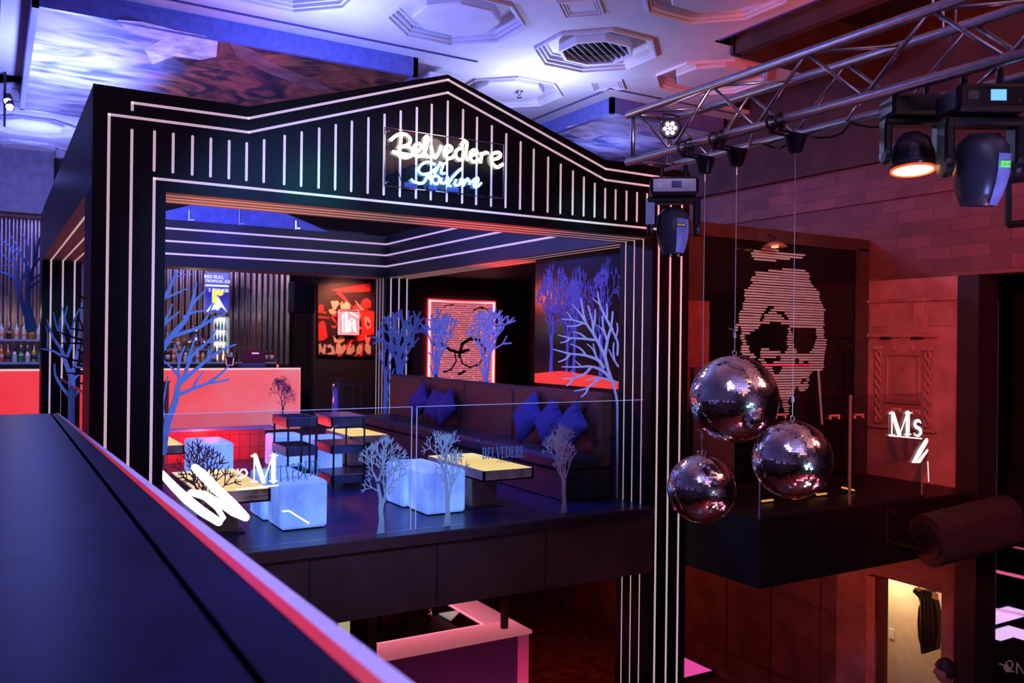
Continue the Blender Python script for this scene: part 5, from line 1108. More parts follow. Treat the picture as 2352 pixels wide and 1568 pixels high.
# red neon portrait
NY = 15.05
t = thing('neon_portrait', 'pink striped portrait panel in a red neon frame behind the sofa', 'wall art', (7.85, NY, .9))
A, B = at(986, 690, 1, NY), at(1132, 868, 1, NY); xa, xb, zt_, zb_ = A[0], B[0], A[2], B[2]-.25
part('panel', MB().box((xa, NY, zb_), (xb, NY+.03, zt_)), glow('pink_portrait', (.95, .22, .3), .8), t)
st = MB(); rr = random.Random(8); z = zt_-.05
while z > zb_:
    x = xa+.05
    while x < xb-.05:
        l = rr.uniform(.15, .5); e = min(x+l, xb-.04); st.box((x, NY-.003, z), (e, NY, z+.012+.006*rr.random())); x = e+rr.uniform(.01, .05)
    z -= .042
part('dark_stripes', st, mat('portrait_ink', (.12, .01, .02), .6), t)
gm = MB(); pz = lambda x, y: tuple(at(840+x/3.563, 520+y/3.563, 1, NY-.004)[i] for i in (0, 2)); fG = lambda u, v: Vector((u, NY-.004, v))
for pts, wd in (([(620,960),(700,1015),(770,1030),(840,1010)], .06), ([(765,1060),(790,960),(860,915),(930,930),(975,1000),(960,1060)], .07), ([(770,1050),(790,1120),(850,1150),(930,1130),(965,1060)], .035), ([(730,1040),(740,1100),(700,1170),(640,1190)], .035), ([(620,960),(560,965)], .05), ([(760,1210),(810,1185)], .05), ([(880,690),(930,660),(1000,680)], .03), ([(640,650),(720,640)], .025)): gm.ribbon([pz(*p) for p in pts], wd, fG, (0, -.001, 0))
part('glasses_drawing', gm, mat('portrait_ink_dark', (.05, .005, .01), .6), t)
part('neon_frame', MB().tube([(xa, NY-.02, zb_), (xa, NY-.02, zt_), (xb, NY-.02, zt_), (xb, NY-.02, zb_)], .02, 8, closed=True), glow('red_white_neon', (1, .42, .42), 2.2), t, True)
part('neon_halo_tube', MB().tube([(xa-.03, NY-.01, zb_-.03), (xa-.03, NY-.01, zt_+.03), (xb+.03, NY-.01, zt_+.03), (xb+.03, NY-.01, zb_-.03)], .014, 8, closed=True), glow('red_neon', (1, .03, .06), 1.1), t)

# ================================================================== BALCONY ROOM WITH STRIPED FACE
struct('wall_balcony_room', MB().box((6.12, 7.12, 0), (9.49, 7.25, 2.95)).box((6.12, 7.25, 2.85), (9.49, 15, 2.95)), mat('brown_black_paint', (.045, .026, .026), .6, noise=.4, nscale=2))
struct('trim_12', MB().box((9.30, 7.06, 0), (9.49, 7.12, 2.83)).box((6.12, 7.06, 2.80), (9.49, 7.12, 2.95)), mat('brown_black_frame', (.05, .032, .032), .6, noise=.3))
t = thing('striped_face_mural', 'tall black glossy panel with a face in sunglasses drawn in pale horizontal stripes', 'mural', (8, 7.1, .01))
FY = 7.105
part('gloss_panel', MB().box((6.75, FY, .01), (9.29, FY+.012, 2.80)), mat('gloss_black_glass', (.004, .004, .005), .12, spec=.35), t)
fz = lambda x, y: tuple(at(1640+x/3.486, 540+y/3.486, 1, FY)[i] for i in (0, 2))
polys = {'hat': [(310,115),(400,108),(500,120),(600,135),(720,145),(725,175),(640,190),(520,200),(430,215),(340,205),(305,160)],
 'head': [(345,295),(500,275),(700,262),(755,310),(770,390),(830,450),(850,530),(885,590),(880,700),(870,760),(900,860),(890,950),(870,1060),(850,1100),(800,1080),(750,1130),(755,1190),(720,1265),(680,1250),(665,1215),(640,1250),(600,1300),(595,1440),(555,1400),(540,1290),(490,1220),(440,1150),(370,1000),(300,980),(225,960),(215,700),(175,790),(170,740),(200,690),(215,620),(250,500),(240,440),(300,395),(310,340)]}
holes = [[(245,800),(320,770),(380,715),(500,690),(600,725),(590,900),(560,950),(510,925),(380,905),(370,1000),(300,950),(262,870)], [(610,730),(700,735),(830,745),(815,850),(790,930),(680,955),(640,900)], [(360,700),(385,620),(440,565),(480,580),(415,630),(395,690)], [(470,600),(560,610),(600,680),(560,670)],
 [(380,1000),(470,985),(540,960),(545,1010),(420,1025)], [(460,1055),(560,1060),(520,1115),(470,1110)], [(655,965),(690,1020),(760,1010),(765,1045),(650,1045)], [(700,1150),(745,1140),(740,1175),(700,1185)]]
def crosses(poly, z):
    xs = []
    for i in range(len(poly)):
        (x0, z0), (x1, z1) = poly[i], poly[(i+1) % len(poly)]
        if (z0 > z) != (z1 > z): xs.append(x0+(z-z0)/(z1-z0)*(x1-x0))
    xs.sort(); return [(xs[i], xs[i+1]) for i in range(0, len(xs)-1, 2)]
Pm = [[fz(*p) for p in v] for v in polys.values()]; Hm = [[fz(*p) for p in h] for h in holes]
st = MB(); rr = random.Random(5); z = 2.78
while z > .5:
    segs = [s_ for p in Pm for s_ in crosses(p, z)]
    for h in Hm:
        for (a, b) in crosses(h, z):
            ns2 = []
            for s_ in segs:
                if b <= s_[0] or a >= s_[1]: ns2.append(s_)
                else:
                    if a > s_[0]: ns2.append((s_[0], a))
                    if b < s_[1]: ns2.append((b, s_[1]))
            segs = ns2
    for a, b in segs:
        a += rr.uniform(-.02, .02); b += rr.uniform(-.02, .02); x = a
        while x < b-.02:
            e = b if (rr.random() < .7) else min(b, x+rr.uniform(.08, .4))
            st.ribbon([(x, z+rr.uniform(-.002, .002)), ((x+e)/2, z+rr.uniform(-.002, .002)), (e, z+rr.uniform(-.002, .002))], rr.uniform(.016, .021), lambda u, v: Vector((u, FY-.001, v)), (0, -.001, 0)); x = e+.012
    z -= .0305
for k in range(34):
    x = 835+30*k/33; y = 1085+425*k/33; q = fz(x, y); st.box((q[0]-.018, FY-.002, q[1]-.007), (q[0]+.018, FY-.001, q[1]+.007))
part('face_stripes', st, mat('pale_stripe_paint', (.42, .62, .66), .6, noise=.1), t)
part('red_line', MB().box((at(1748, 838, 1, FY)[0], FY-.003, at(1748, 838, 1, FY)[2]-.006), (at(1860, 838, 1, FY)[0], FY-.001, at(1748, 838, 1, FY)[2]+.006)), glow('red_line', (1, .02, .06), .9), t)
t = thing('picture_light', 'small warm picture lamp above the striped face', 'lamp', (7.45, 6.9, 2.75))
lc = at(1780, 566, 1, 6.9)
shd = part('shade', MB().lathe([(.03, .06), (.09, .035), (.14, 0), (.13, -.005), (.0, .02)], 18, T(lc[0], lc[1], lc[2])), mat('copper', (.7, .35, .2), .35, metal=.6, noise=.1), t, True)
part('bulb', MB().lathe([(0, .01), (.045, .005), (.04, -.012), (0, -.02)], 12, T(lc[0], lc[1], lc[2])), glow('amber_bulb', (1, .5, .25), 1.3), shd)
part('stem', MB().tube([(lc[0]+.03, lc[1], lc[2]+.05), (lc[0]+.06, lc[1]+.1, lc[2]+.15), (lc[0]+.06, 7.06, lc[2]+.15)], .008, 6), PLASTIC, t)
single('reddish_reflection', MB().box((at(1572, 0, 1, 7.09)[0], 7.09, .9), (at(1638, 0, 1, 7.09)[0], 7.115, at(1600, 690, 1, 7.09)[2])), mat('red_reflection_panel', (.16, .05, .055), .6, noise=.3), 'brown square panel, reddish reflection in its colour, on the balcony wall right of the striped column', 'panel')  # reddish reflection put into the panel colour
t = thing('balcony_curtain', 'grey-brown pleated curtain on the balcony behind the disco balls', 'curtain', (6.9, 6.95, 0))
mb = MB()
for i in range(61):
    x = 6.45+.62*i/60; y = 6.95+.03*math.sin(i*1.3); mb.v += [Vector((x, y, .01)), Vector((x, y, 1.35))]
    if i: mb.f.append((2*i-2, 2*i, 2*i+1, 2*i-1))
part('fabric', mb, mat('grey_curtain', (.05, .05, .055), .8, noise=.3), t, True); part('rod', MB().tube([(6.4, 6.95, 1.36), (7.12, 6.95, 1.36)], .01, 8), CHROME, t)
# carved relief on the right wall
RX = 9.499
t = thing('carved_relief', 'carved stone wall relief with arch and twisted columns, lit red', 'wall relief', (RX, 6.5, .5))
def rbx(y0, y1, z0, z1, d, b=.01): return MB().bev((RX-d, y0, z0), (RX, y1, z1), b)
for y0, y1, z0, z1, d in ((6.33, 6.80, 1.50, 1.53, .05), (6.33, 6.80, .92, .96, .07), (6.33, 6.37, .96, 1.5, .035), (6.76, 6.80, .96, 1.5, .035)): part('frame_moulding', rbx(y0, y1, z0, z1, d), PLASTER, t)
part('cornice', rbx(6.10, 7.05, 1.72, 1.77, .07), PLASTER, t); part('cornice', rbx(5.88, 7.09, 2.15, 2.19, .05), PLASTER, t); part('base_ledge', rbx(6.12, 7.02, .60, .64, .07), PLASTER, t)
part('inner_panel', rbx(6.42, 6.71, 1.02, 1.45, .015), PLASTER, t)
part('rosette', MB().tube([(RX-.02, 6.565+.08*math.cos(2*PI*k/20), 1.24+.09*math.sin(2*PI*k/20)) for k in range(20)], .008, 6, closed=True), PLASTER, t)
part('arch', MB().tube([(RX-.01, 6.565+.13*math.cos(PI*k/10), 1.56+.15*math.sin(PI*k/10)) for k in range(11)], .02, 6).tube([(RX-.01, 6.565+.09*math.cos(PI*k/10), 1.56+.10*math.sin(PI*k/10)) for k in range(11)], .012, 6), PLASTER, t)
for y in (6.24, 6.90):
    for ph in (0, PI): part('twisted_column', MB().tube([(RX-.02-.015*math.cos(ph+k*.55), y+.035*math.sin(ph+k*.55), .66+.9*k/45) for k in range(46)], .022, 6), PLASTER, t, True)
    part('capital', rbx(y-.07, y+.07, 1.56, 1.62, .06), PLASTER, t)
    part('bracket', rbx(y-.06+.12*(1 if y < 6.5 else -1), y+.06+.12*(1 if y < 6.5 else -1), 1.70, 1.73, .1), BLACKM, t)
part('upper_panel', rbx(5.95, 6.25, 1.85, 2.08, .012), PLASTER, t); part('upper_panel', rbx(6.75, 7.03, 1.85, 2.08, .012), PLASTER, t); part('pilaster', rbx(6.30, 6.45, 1.77, 2.15, .02), PLASTER, t)
# void beyond the right opening: rail posts
single('metal_upright', MB().tube([(10.6, 6.05, -3.39), (10.6, 6.05, 2.2)], .008, 6), mat('dull_chrome', (.4, .4, .42), .4, metal=.6, noise=.4, nscale=20), 'thin metal upright in the dark opening at the far right', 'post')

# ================================================================== HANGING SPEAKER BELOW THE BALCONY
t = thing('hanging_loudspeaker', 'big dark rounded loudspeaker bracketed off the right balcony edge', 'speaker', (8.9, 5.3, -.4))
c0 = Vector((8.16, 5.36, -.36)); c1 = Vector((9.15, 5.10, -.20)); ax = (c1-c0).normalized()
q = ax.to_track_quat('Z', 'Y').to_matrix().to_4x4(); Ms = T(*((c0+c1)/2)) @ q; L2 = (c1-c0).length/2
prof2 = [(math.cos(a)*.27*(1 if math.cos(a) > 0 else .9), math.sin(a)*.27) for a in [2*PI*k/28 for k in range(28)]]
prof2 = [(max(-.2, x), y) for x, y in prof2]
part('cabinet', MB().prism(prof2, lambda u, v: Ms @ Vector((u, v, -L2)), (Ms.to_3x3() @ Vector((0, 0, 2*L2)))), mat('speaker_carpet', (.022, .018, .02), .7, noise=.3), t)
part('end_plate', MB().lathe([(.0, 0), (.2, 0), (.2, .012), (0, .012)], 20, Ms @ T(.02, 0, -L2-.012)), BLACKM, t); part('handle_recess', MB().lathe([(.05, 0), (.08, 0), (.08, .01), (.05, .01)], 18, Ms @ T(.02, 0, -L2-.02)), PLASTIC, t)
br1 = MB().tube([(7.85, 5.62, -.05), (7.85, 5.5, -.08), (8.12, 5.40, -.42)], .012, 6).tube([(7.85, 5.62, -.38), (8.14, 5.4, -.46)], .012, 6).tube([(7.85, 5.6, -.02), (7.85, 5.6, -.42)], .014, 6)
part('bracket', br1, PLASTIC, t)

# ================================================================== LOWER LEVEL
LB = -3.4
t = thing('lower_bar', 'L-shaped bar counter with pink glowing top edge on the level below', 'bar', (5.4, 10.4, LB))
PKT = grad_glow('pink_counter_top', [(0, (.45, .11, .15)), (.55, (.75, .14, .2)), (1, (1, .2, .3))], 'Y', -.5, .05, .75, .1)
part('counter_top', MB().box((3.2, 9.93, -2.34), (6.34, 10.46, -2.30)), PKT, t)
part('counter_return', MB().box((5.9, 10.46, -2.34), (6.34, 12.2, -2.30)), grad_glow('pink_return_top', [(0, (1, .2, .3)), (1, (.5, .12, .17))], 'X', .5, .95, .7, .1), t)
part('light_tube', MB().tube([(3.2, 10.47, -2.305), (5.89, 10.47, -2.305), (5.89, 12.2, -2.305)], .012, 6), glow('pink_tube', (1, .22, .36), 1.4), t)
part('front_panel', MB().box((3.2, 9.97, LB+.002), (6.30, 9.99, -2.34)), grad_glow('purple_front', [(0, (.30, .015, .14)), (.6, (.10, .008, .06)), (1, (.05, .006, .03))], 'Z', .0, 1.0, .4, .25), t)
part('end_panel', MB().box((6.14, 9.955, LB+.002), (6.305, 9.972, -2.345)), grad_glow('pink_end', [(0, (1, .14, .35)), (.5, (.6, .03, .12)), (1, (.2, .02, .07))], 'Z', .0, 1.0, .8, .1), t)
part('side_panel', MB().box((6.30, 9.97, LB+.002), (6.32, 12.2, -2.34)), LEATHER, t)
part('inner_body', MB().box((3.2, 10.40, LB+.002), (5.92, 10.46, -2.34)), BLACKM, t)
single('black_canister', MB().lathe([(.0, 0), (.055, 0), (.055, .36), (.05, .37), (0, .37)], 20, T(6.06, 10.2, -2.30)), BLACKM, 'tall black canister standing on the corner of the lower pink bar', 'canister', smooth=False)
t = thing('lower_cabinet', 'dark under-counter unit with a pale patch of fridge light inside the lower bar', 'cabinet', (5.3, 11.3, LB))
part('body', MB().box((4.0, 10.9, LB+.002), (5.8, 11.7, -2.5)), BLACKM, t)
lp = [at(x, y, 2, -2.48) for x, y in ((1008, 1411), (1058, 1403), (1035, 1426))]; part('fridge_light_patch', MB().add(lp+[p+Vector((0, 0, .02)) for p in lp], [(0, 2, 1), (3, 4, 5), (0, 1, 4, 3), (1, 2, 5, 4), (2, 0, 3, 5)]), mat('pale_green_glow', (.6, .75, .6), .5, emit=(.5, .7, .55), es=.25), t)  # pale fridge light drawn as a faintly glowing triangle
part('steel_jug', MB().lathe([(.04, 0), (.05, .1), (.035, .16), (0, .16)], 12, T(*at(985, 1425, 2, -2.49))), CHROME, t, True)
struct('trim_13', MB().box((5.02, 12.0, LB), (5.16, 12.14, -.64)).box((3.48, 8.7, LB), (3.58, 8.8, -.64)), mat('post_brown', (.07, .025, .025), .6))
single('lit_menu_board', MB().box((at(795, 0, 1, 11.0)[0], 11.0, -2.75), (at(821, 0, 1, 11.0)[0], 11.02, -1.9)), glow('cream_board', (.6, .62, .38), .5), 'pale cream lit board glimpsed below the slab beside the blurred counter edge', 'board')
single('coral_light_panel', MB().box((at(848, 0, 1, 10.6)[0], 10.6, -3.0), (at(904, 0, 1, 10.6)[0], 10.62, at(880, 1493, 1, 10.6)[2])), glow('coral_panel', (1, .12, .1), .85), 'coral red glowing panel left of the brown post under the slab', 'light panel')
# pink LED tables
LT_ = glow('magenta_table_light', (.85, .08, .42), .8); LV = glow('lilac_table_light', (.82, .5, .95), 1.0)
def low_table(x0, x1, y0, y1, z, label, m):
    t = thing('glowing_table', label, 'table', ((x0+x1)/2, (y0+y1)/2, LB))
    part('light_top', MB().box((x0, y0, z-.02), (x1, y1, z)), m, t)
    part('frame', MB().box((x0-.02, y0-.02, z-.08), (x1+.02, y0, z+.01)).box((x0-.02, y1, z-.08), (x1+.02, y1+.02, z+.01)).box((x0-.02, y0, z-.08), (x0, y1, z+.01)).box((x1, y0, z-.08), (x1+.02, y1, z+.01)), BLACKM, t)
    part('pedestal', MB().box(((x0+x1)/2-.15, (y0+y1)/2-.15, LB+.002), ((x0+x1)/2+.15, (y0+y1)/2+.15, z-.02)), BLACKM, t)
low_table(7.50, 8.22, 8.42, 9.05, -2.7, 'magenta glowing table at the foot of the striped column', LT_)
low_table(12.75, 13.6, 7.00, 7.55, -2.7, 'lilac glowing table in the dark opening at lower right, nearer one', LV)
low_table(13.05, 14.6, 7.66, 8.12, -2.7, 'lilac glowing table behind the nearer one at lower right', LV)
for k, (pa, pb__, w_) in enumerate((((2272, 1308), (2352, 1326), .05), ((2240, 1390), (2352, 1412), .05), ((2243, 1490), (2300, 1508), .05), ((2286, 1247), (2360, 1262), .03))):
    a = at(*pa, 0, 14.0+k*.1); b = at(*pb__, 0, 14.0+k*.1)
    single('light_bar', MB().tube([a, b], w_/2, 6), glow('pink_light_bar%d' % k, (1, .15, .35) if k != 1 else (.9, .4, .8), .65 if k < 3 else .35), ['pinkish red light bar, second from top in the right opening', 'pale pink light bar just above the lilac tables', 'magenta light bar below the lilac tables', 'dim red light bar, topmost in the right opening'][k], 'light bar')
t = thing('logo_box', 'black box with a pale rabbit-head logo at the bottom right corner', 'box', (10.35, 5.9, LB))
a = at(2262, 1480, 0, 10.3); part('body', MB().bev((10.3, a[1]-1.2, LB+.002), (10.9, a[1], a[2]), .02), BLACKM, t)
LG = mat('pale_logo_print', (.55, .42, .42), .6, emit=(.4, .25, .27), es=.12)
lz = lambda x, y: tuple(at(2060+x/3.664, 1140+y/3.664, 0, 10.295)[i] for i in (1, 2)); fL = lambda u, v: Vector((10.295, u, v))
part('rabbit_logo', MB().prism([lz(*p) for p in ((905,1415),(930,1400),(940,1430),(965,1450),(965,1475),(925,1478),(902,1455),(895,1430))], fL, (-.002, 0, 0)).ribbon([lz(900,1420), lz(885,1412), lz(865,1408)], .02, fL, (-.002, 0, 0)).ribbon([lz(925,1410), lz(918,1395)], .018, fL, (-.002, 0, 0)), LG, t)
lt = MB(); put_text(lt, '2NS', .19, (10.292, lz(1045,1500)[0], lz(1045,1500)[1]), (0, -1, 0), (0, 0, 1)); part('logo_text', lt, LG, t)
# doorway and the room behind
struct('door_1', MB().box((9.40, 6.86, LB), (9.53, 6.98, -1.25)), mat('door_post_tan', (.45, .25, .16), .5, noise=.15))
struct('trim_14', MB().box((9.44, 6.745, LB), (9.50, 6.86, -1.25)), mat('door_edge_dark', (.10, .04, .025), .5, noise=.2))
struct('wall_dressing_room', MB().box((10.6, 6.44, LB), (10.7, 9.0, -.7)).box((9.8, 8.9, LB), (10.6, 9.0, -.7)), mat('cream_wall', (.75, .6, .42), .6, noise=.08))
struct('wall_dressing_room_side', MB().add([(9.8, 6.02, LB), (10.62, 6.44, LB), (10.62, 6.48, LB), (9.8, 6.06, LB), (9.8, 6.02, -.7), (10.62, 6.44, -.7), (10.62, 6.48, -.7), (9.8, 6.06, -.7)], [(0,3,2,1),(4,5,6,7),(0,1,5,4),(1,2,6,5),(2,3,7,6),(3,0,4,7)]), mat('cream_side_wall', (.75, .6, .42), .6, noise=.08))
struct('trim_15', MB().box((10.57, 6.4, -1.56), (10.6, 8.9, -1.50)), mat('cream_ledge', (.8, .65, .48), .5))
single('vent_grille', MB().box((10.58, at(2056, 0, 0, 10.58)[1]-.06, -1.5), (10.599, at(2056, 0, 0, 10.58)[1]+.06, -1.25)), BLACKM, 'small black slatted grille high on the cream wall seen through the doorway', 'grille')
q = at(2048, 1455, 0, 10.59); single('light_switch', MB().bev((10.58, q[1]-.04, q[2]-.07), (10.599, q[1]+.04, q[2]+.07), .005), mat('white_switch', (.8, .75, .65), .4), 'white light switch plate on the cream wall in the doorway', 'switch')
q = at(2029, 1478, 0, 9.45); single('exit_button', MB().lathe([(0, 0), (.014, 0), (.014, .008), (0, .008)], 10, T(q[0], q[1], q[2]) @ rot('Y', -PI/2)), glow('red_dot', (1, .02, .02), 2), 'tiny red indicator light on the dark door post', 'indicator')
# jacket on hanger
JX = 10.1
t = thing('hanging_jacket', 'black jacket on a hanger in the lit doorway', 'jacket', (JX, 6.6, -2.4))
jy = lambda x, y: tuple(at(2060+x/3.664, 1140+y/3.664, 0, JX)[i] for i in (1, 2))
outl = [(150,775),(190,785),(230,790),(290,800),(315,870),(335,950),(350,1040),(352,1180),(335,1210),(330,1290),(300,1300),(285,1305),(250,1300),(240,1320),(205,1325),(195,1250),(178,1180),(172,1050),(180,940),(195,900),(180,850),(130,800)]
part('jacket_body', MB().prism([jy(*p) for p in outl], lambda u, v: Vector((JX, u, v)), (.09, 0, 0)), mat('black_cloth', (.018, .016, .014), .8, noise=.4, nscale=25, bump=.3), t)
mb = MB()
for x in (215, 245, 275, 305): mb.tube([Vector((JX-.004, *jy(x-8, 860))), Vector((JX-.012, *jy(x+4, 1050))), Vector((JX-.004, *jy(x, 1270)))], [.012, .028, .014], 8)
part('folds', mb, mat('black_cloth_fold', (.03, .027, .025), .8), t, True)
part('collar', MB().prism([jy(*p) for p in ((145,765),(185,765),(215,785),(190,800))], lambda u, v: Vector((JX-.005, u, v)), (.02, 0, 0)), mat('pink_lining', (.8, .25, .3), .6), t)
part('hanger', MB().tube([Vector((JX+.04, *jy(120, 790))), Vector((JX+.04, *jy(200, 755))), Vector((JX+.04, *jy(300, 795)))], .006, 6).tube([Vector((JX+.04, *jy(200, 755))), Vector((JX+.04, *jy(200, 700)))], .004, 6), CHROME, t)
part('white_tags', MB().box((JX-.01, *jy(350, 870)), (JX, *jy(300, 800))), mat('paper_tag', (.85, .8, .65), .6), t)
# person
def person():
    px, py = 8.5, 5.35; z0 = LB+.0
    t = thing('person', 'person with short dark hair in a grey top facing left, at the bottom right', 'person', (px, py, z0), 0)
    hd = at(2171, 1541, 0, 8.5)         # head centre
    face = Vector((-.80, .60, 0)).normalized(); side = Vector((-face.y, face.x, 0))
    J = {}
    def V(name, f_, s_, z, r): J[name] = (Vector((hd.x, hd.y, 0))+face*f_+side*s_+Vector((0, 0, z)), r)
    hz = hd.z
    V('pelvis', -.03, 0, z0+.95, .15); V('belly', -.02, 0, z0+1.12, .14); V('chest', -.03, 0, hz-.42, .155); V('shl', -.03, 0, hz-.27, .12); V('neck', -.02, 0, hz-.17, .062); V('skull', 0, 0, hz-.09, .06)
    for s_, n in ((1, 'L'), (-1, 'R')):
        V('sh'+n, -.03, .17*s_, hz-.28, .068); V('el'+n, .0, .25*s_, hz-.58, .045); V('wr'+n, .10, .24*s_, hz-.82, .028); V('pa'+n, .13, .235*s_, hz-.90, .03)
        V('hip'+n, -.03, .09*s_, z0+.90, .10); V('kn'+n, .0, .10*s_, z0+.50, .062); V('an'+n, -.03, .10*s_, z0+.09, .04); V('to'+n, .12, .11*s_, z0+.04, .036)
        for k in range(4): V('f%d%s' % (k, n), .145+.01*k, (.215+.016*k)*s_, hz-1.0+.008*abs(k-1.5), .009)
        V('th'+n, .17, .20*s_, hz-.93, .010)
    names = list(J); E_ = [('pelvis','belly'),('belly','chest'),('chest','shl'),('shl','neck'),('neck','skull')]
    for n in 'LR': E_ += [('shl','sh'+n),('sh'+n,'el'+n),('el'+n,'wr'+n),('wr'+n,'pa'+n),('pelvis','hip'+n),('hip'+n,'kn'+n),('kn'+n,'an'+n),('an'+n,'to'+n),('pa'+n,'th'+n)]+[('pa'+n,'f%d%s' % (k, n)) for k in range(4)]
    me = bpy.data.meshes.new('skel'); me.from_pydata([tuple(J[n][0]) for n in names], [(names.index(a), names.index(b)) for a, b in E_], [])
    o = bpy.data.objects.new('skel', me); C.objects.link(o); sk = o.modifiers.new('s', 'SKIN'); sb = o.modifiers.new('u', 'SUBSURF'); sb.levels = 2; sb.render_levels = 2
    for i, n in enumerate(names): me.skin_vertices[0].data[i].radius = (J[n][1],)*2
    me.skin_vertices[0].data[0].use_root = True
    dg = bpy.context.evaluated_depsgraph_get(); m2 = bpy.data.meshes.new_from_object(o.evaluated_get(dg)); bpy.data.objects.remove(o)
    mb = MB(); mb.v = [v.co.copy() for v in m2.vertices]; mb.f = [tuple(p.vertices) for p in m2.polygons]; nb = len(mb.f)
    # head: shaped sphere with brow, nose, lips, chin, ears
    n, mm_ = 28, 40; hv = []
    for i in range(n+1):
        ph = PI*i/n
        for j in range(mm_):
            th = 2*PI*j/mm_; f_, s_, u_ = math.sin(ph)*math.cos(th), math.sin(ph)*math.sin(th), math.cos(ph)
            F, S, U = f_*.098, s_*.077, u_*.118
            if u_ < -.1: S *= 1-.32*(-u_-.1); F *= 1-.10*(-u_-.1)
            g = lambda cf, cs, cu, w_: math.exp(-((s_-cs)**2+(u_-cu)**2)/w_) * (1 if f_ > .2 else 0)
            F += .026*g(0, 0, -.14, .012)+.012*g(0, 0, .02, .02)-.011*(g(0, .36, .03, .02)+g(0, -.36, .03, .02))+.010*g(0, 0, -.44, .01)+.008*g(0, 0, -.54, .008)-.006*g(0, 0, -.49, .003)+.014*g(0, 0, -.8, .05)+.008*g(0, 0, .22, .08)
            S += (.012 if s_ > 0 else -.012)*(1 if (abs(f_) < .22 and abs(u_+.05) < .26 and abs(s_) > .8) else 0)
            hv.append(Vector((hd.x, hd.y, hz))+face*F+side*S+Vector((0, 0, U)))
    fs = [(i*mm_+j, i*mm_+(j+1) % mm_, (i+1)*mm_+(j+1) % mm_, (i+1)*mm_+j) for i in range(n) for j in range(mm_)]; mb.add(hv, fs)
    body = part('body', mb, mat('skin', (.5, .26, .2), .5, noise=.06), t, True)
    # clothing: offset shells of the body
    def shell(nm, m, cond, off):
        me_ = body.data; MWi = MW[t]; keep = [p for p in list(me_.polygons)[:nb] if cond(MWi @ p.center)]
        idx = {}; b_ = MB()
        for p in keep:
            f = []
            for vi in p.vertices:
                if vi not in idx: idx[vi] = len(b_.v); b_.v.append(MWi @ (me_.vertices[vi].co+me_.vertices[vi].normal*off))
                f.append(idx[vi])
            b_.f.append(tuple(f))
        part(nm, b_, m, t, True)
    shell('shirt', mat('grey_shirt', (.16, .12, .13), .8, noise=.2), lambda p: z0+.92 < p.z < hz-.19 and not (p.z < hz-.66 and (p-Vector((hd.x, hd.y, p.z))).length > .19), .012)
    shell('trousers', mat('dark_trousers', (.02, .02, .03), .8, noise=.2), lambda p: z0+.1 < p.z < z0+.98 and abs((p-Vector((hd.x, hd.y, p.z))).dot(side)) < .2, .01)
    # hair
    hm = MB(); n, mm_ = 22, 40; hv = []
    rr = random.Random(2)
    for i in range(n+1):
        ph = PI*.62*i/n
        for j in range(mm_):
            th = 2*PI*j/mm_; f_ = math.cos(th); lim = .62 if f_ < .2 else .36+.1*abs(math.sin(th))
            p2 = PI*lim*i/n; F, S, U = math.sin(p2)*math.cos(th), math.sin(p2)*math.sin(th), math.cos(p2); k = 1.13+rr.uniform(-.015, .02)
            hv.append(Vector((hd.x, hd.y, hz+.004))+face*F*.098*k+side*S*.08*k+Vector((0, 0, U*.118*k*1.02)))
    hm.add(hv, [(i*mm_+j, i*mm_+(j+1) % mm_, (i+1)*mm_+(j+1) % mm_, (i+1)*mm_+j) for i in range(n) for j in range(mm_)])
    part('hair', hm, mat('dark_hair', (.02, .012, .01), .6, noise=.3, nscale=40), t, True)
    for s_ in (.034, -.034): part('eye', MB().lathe([(0, -.008), (.008, -.004), (.010, 0), (.008, .004), (0, .008)], 10, T(*(Vector((hd.x, hd.y, hz))+face*.080+side*s_+Vector((0, 0, .004))))), mat('eye_white', (.6, .55, .5), .3), t, True)
person()

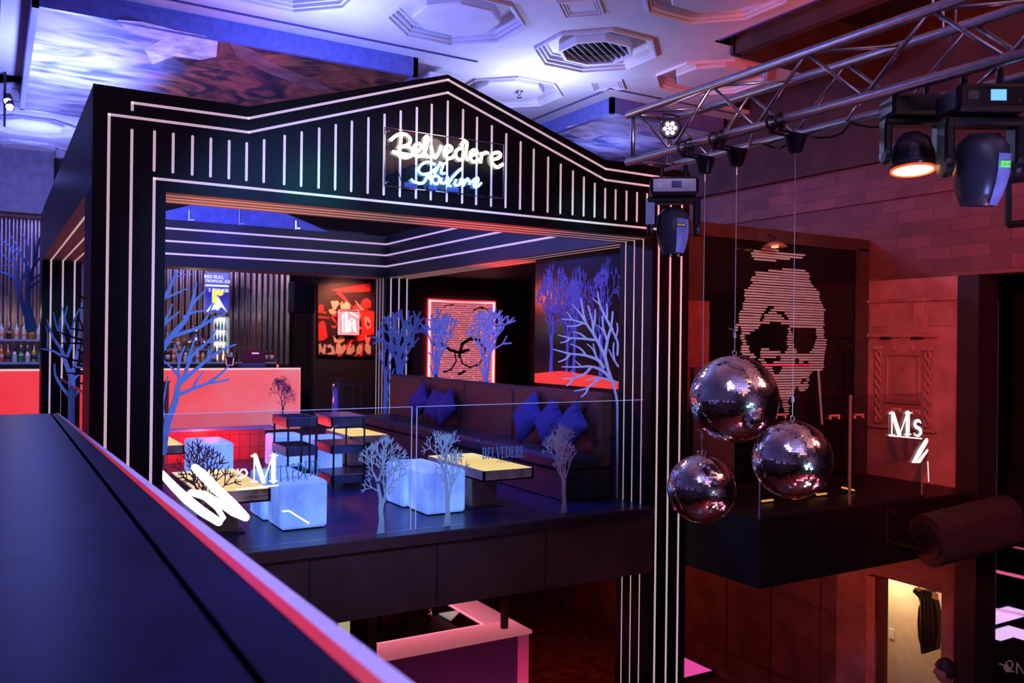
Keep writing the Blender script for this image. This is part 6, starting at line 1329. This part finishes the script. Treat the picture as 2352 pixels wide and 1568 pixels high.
t = thing('added_curved_bar', 'unseen curved bar with pink glowing edge, added for the reflections in the balls', 'bar', (4.6, .8, LB))  # unseen bar added so the balls mirror a pink curve
arc_ = lambda r_, z, a0=150, a1=400: [(4.6+r_*math.cos(math.radians(a0+(a1-a0)*k/30)), .8+r_*math.sin(math.radians(a0+(a1-a0)*k/30)), z) for k in range(31)]
part('light_edge', MB().tube(arc_(1.9, -2.3), .07, 8), glow('pink_bar_edge', (1, .22, .36), 6), t, True)
def ring(r0, r1, z0, z1):
    mb = MB(); a, b = arc_(r0, z0), arc_(r1, z0); n = len(a)
    mb.add([Vector(p) for p in a]+[Vector(p) for p in b]+[Vector(p)+Vector((0, 0, z1-z0)) for p in a]+[Vector(p)+Vector((0, 0, z1-z0)) for p in b], [f for i in range(n-1) for f in ((i, i+1, n+i+1, n+i), (2*n+i, 3*n+i, 3*n+i+1, 2*n+i+1), (i, 2*n+i, 2*n+i+1, i+1), (n+i, n+i+1, 3*n+i+1, 3*n+i))]); return mb
part('counter_top', ring(1.45, 1.85, -2.36, -2.31), COUNTER, t); part('body', ring(1.55, 1.75, LB+.002, -2.36), LEATHER, t)
part('added_glow_top', MB().box((4.1, .5, -2.55), (5.1, 1.1, -2.5)), glow('white_reflection_glow', (1, .8, .85), 5), t); part('added_worktop_base', MB().box((4.2, .6, LB+.002), (5.0, 1.0, -2.55)), BLACKM, t)  # white glow added for the bright patch in the balls

for (pa, pb__), lab in ((((1750, 1165), (1775, 1172)), 'short amber reflected glint modelled as a stick, leftmost behind the glass'), (((1858, 1126), (1874, 1131)), 'amber reflected glint modelled as a stick, second from the left behind the reddish ball'), (((1876, 1136), (1898, 1143)), 'amber reflected glint modelled as a stick just right of the reddish ball'), (((1934, 1119), (1962, 1126)), 'amber reflected glint modelled as a stick, rightmost behind the glass')):
    a = at(*pa, 1, 6.2); b = at(*pb__, 1, 6.2); a[2] = max(a[2], .03); b[2] = max(b[2], .03)
    single('amber_glint', MB().tube([a, b], .011, 6), glow('amber_glint_glow', (1, .5, .15), .8), lab, 'reflected glint', smooth=True)  # amber glints in the glass modelled as small glowing tubes
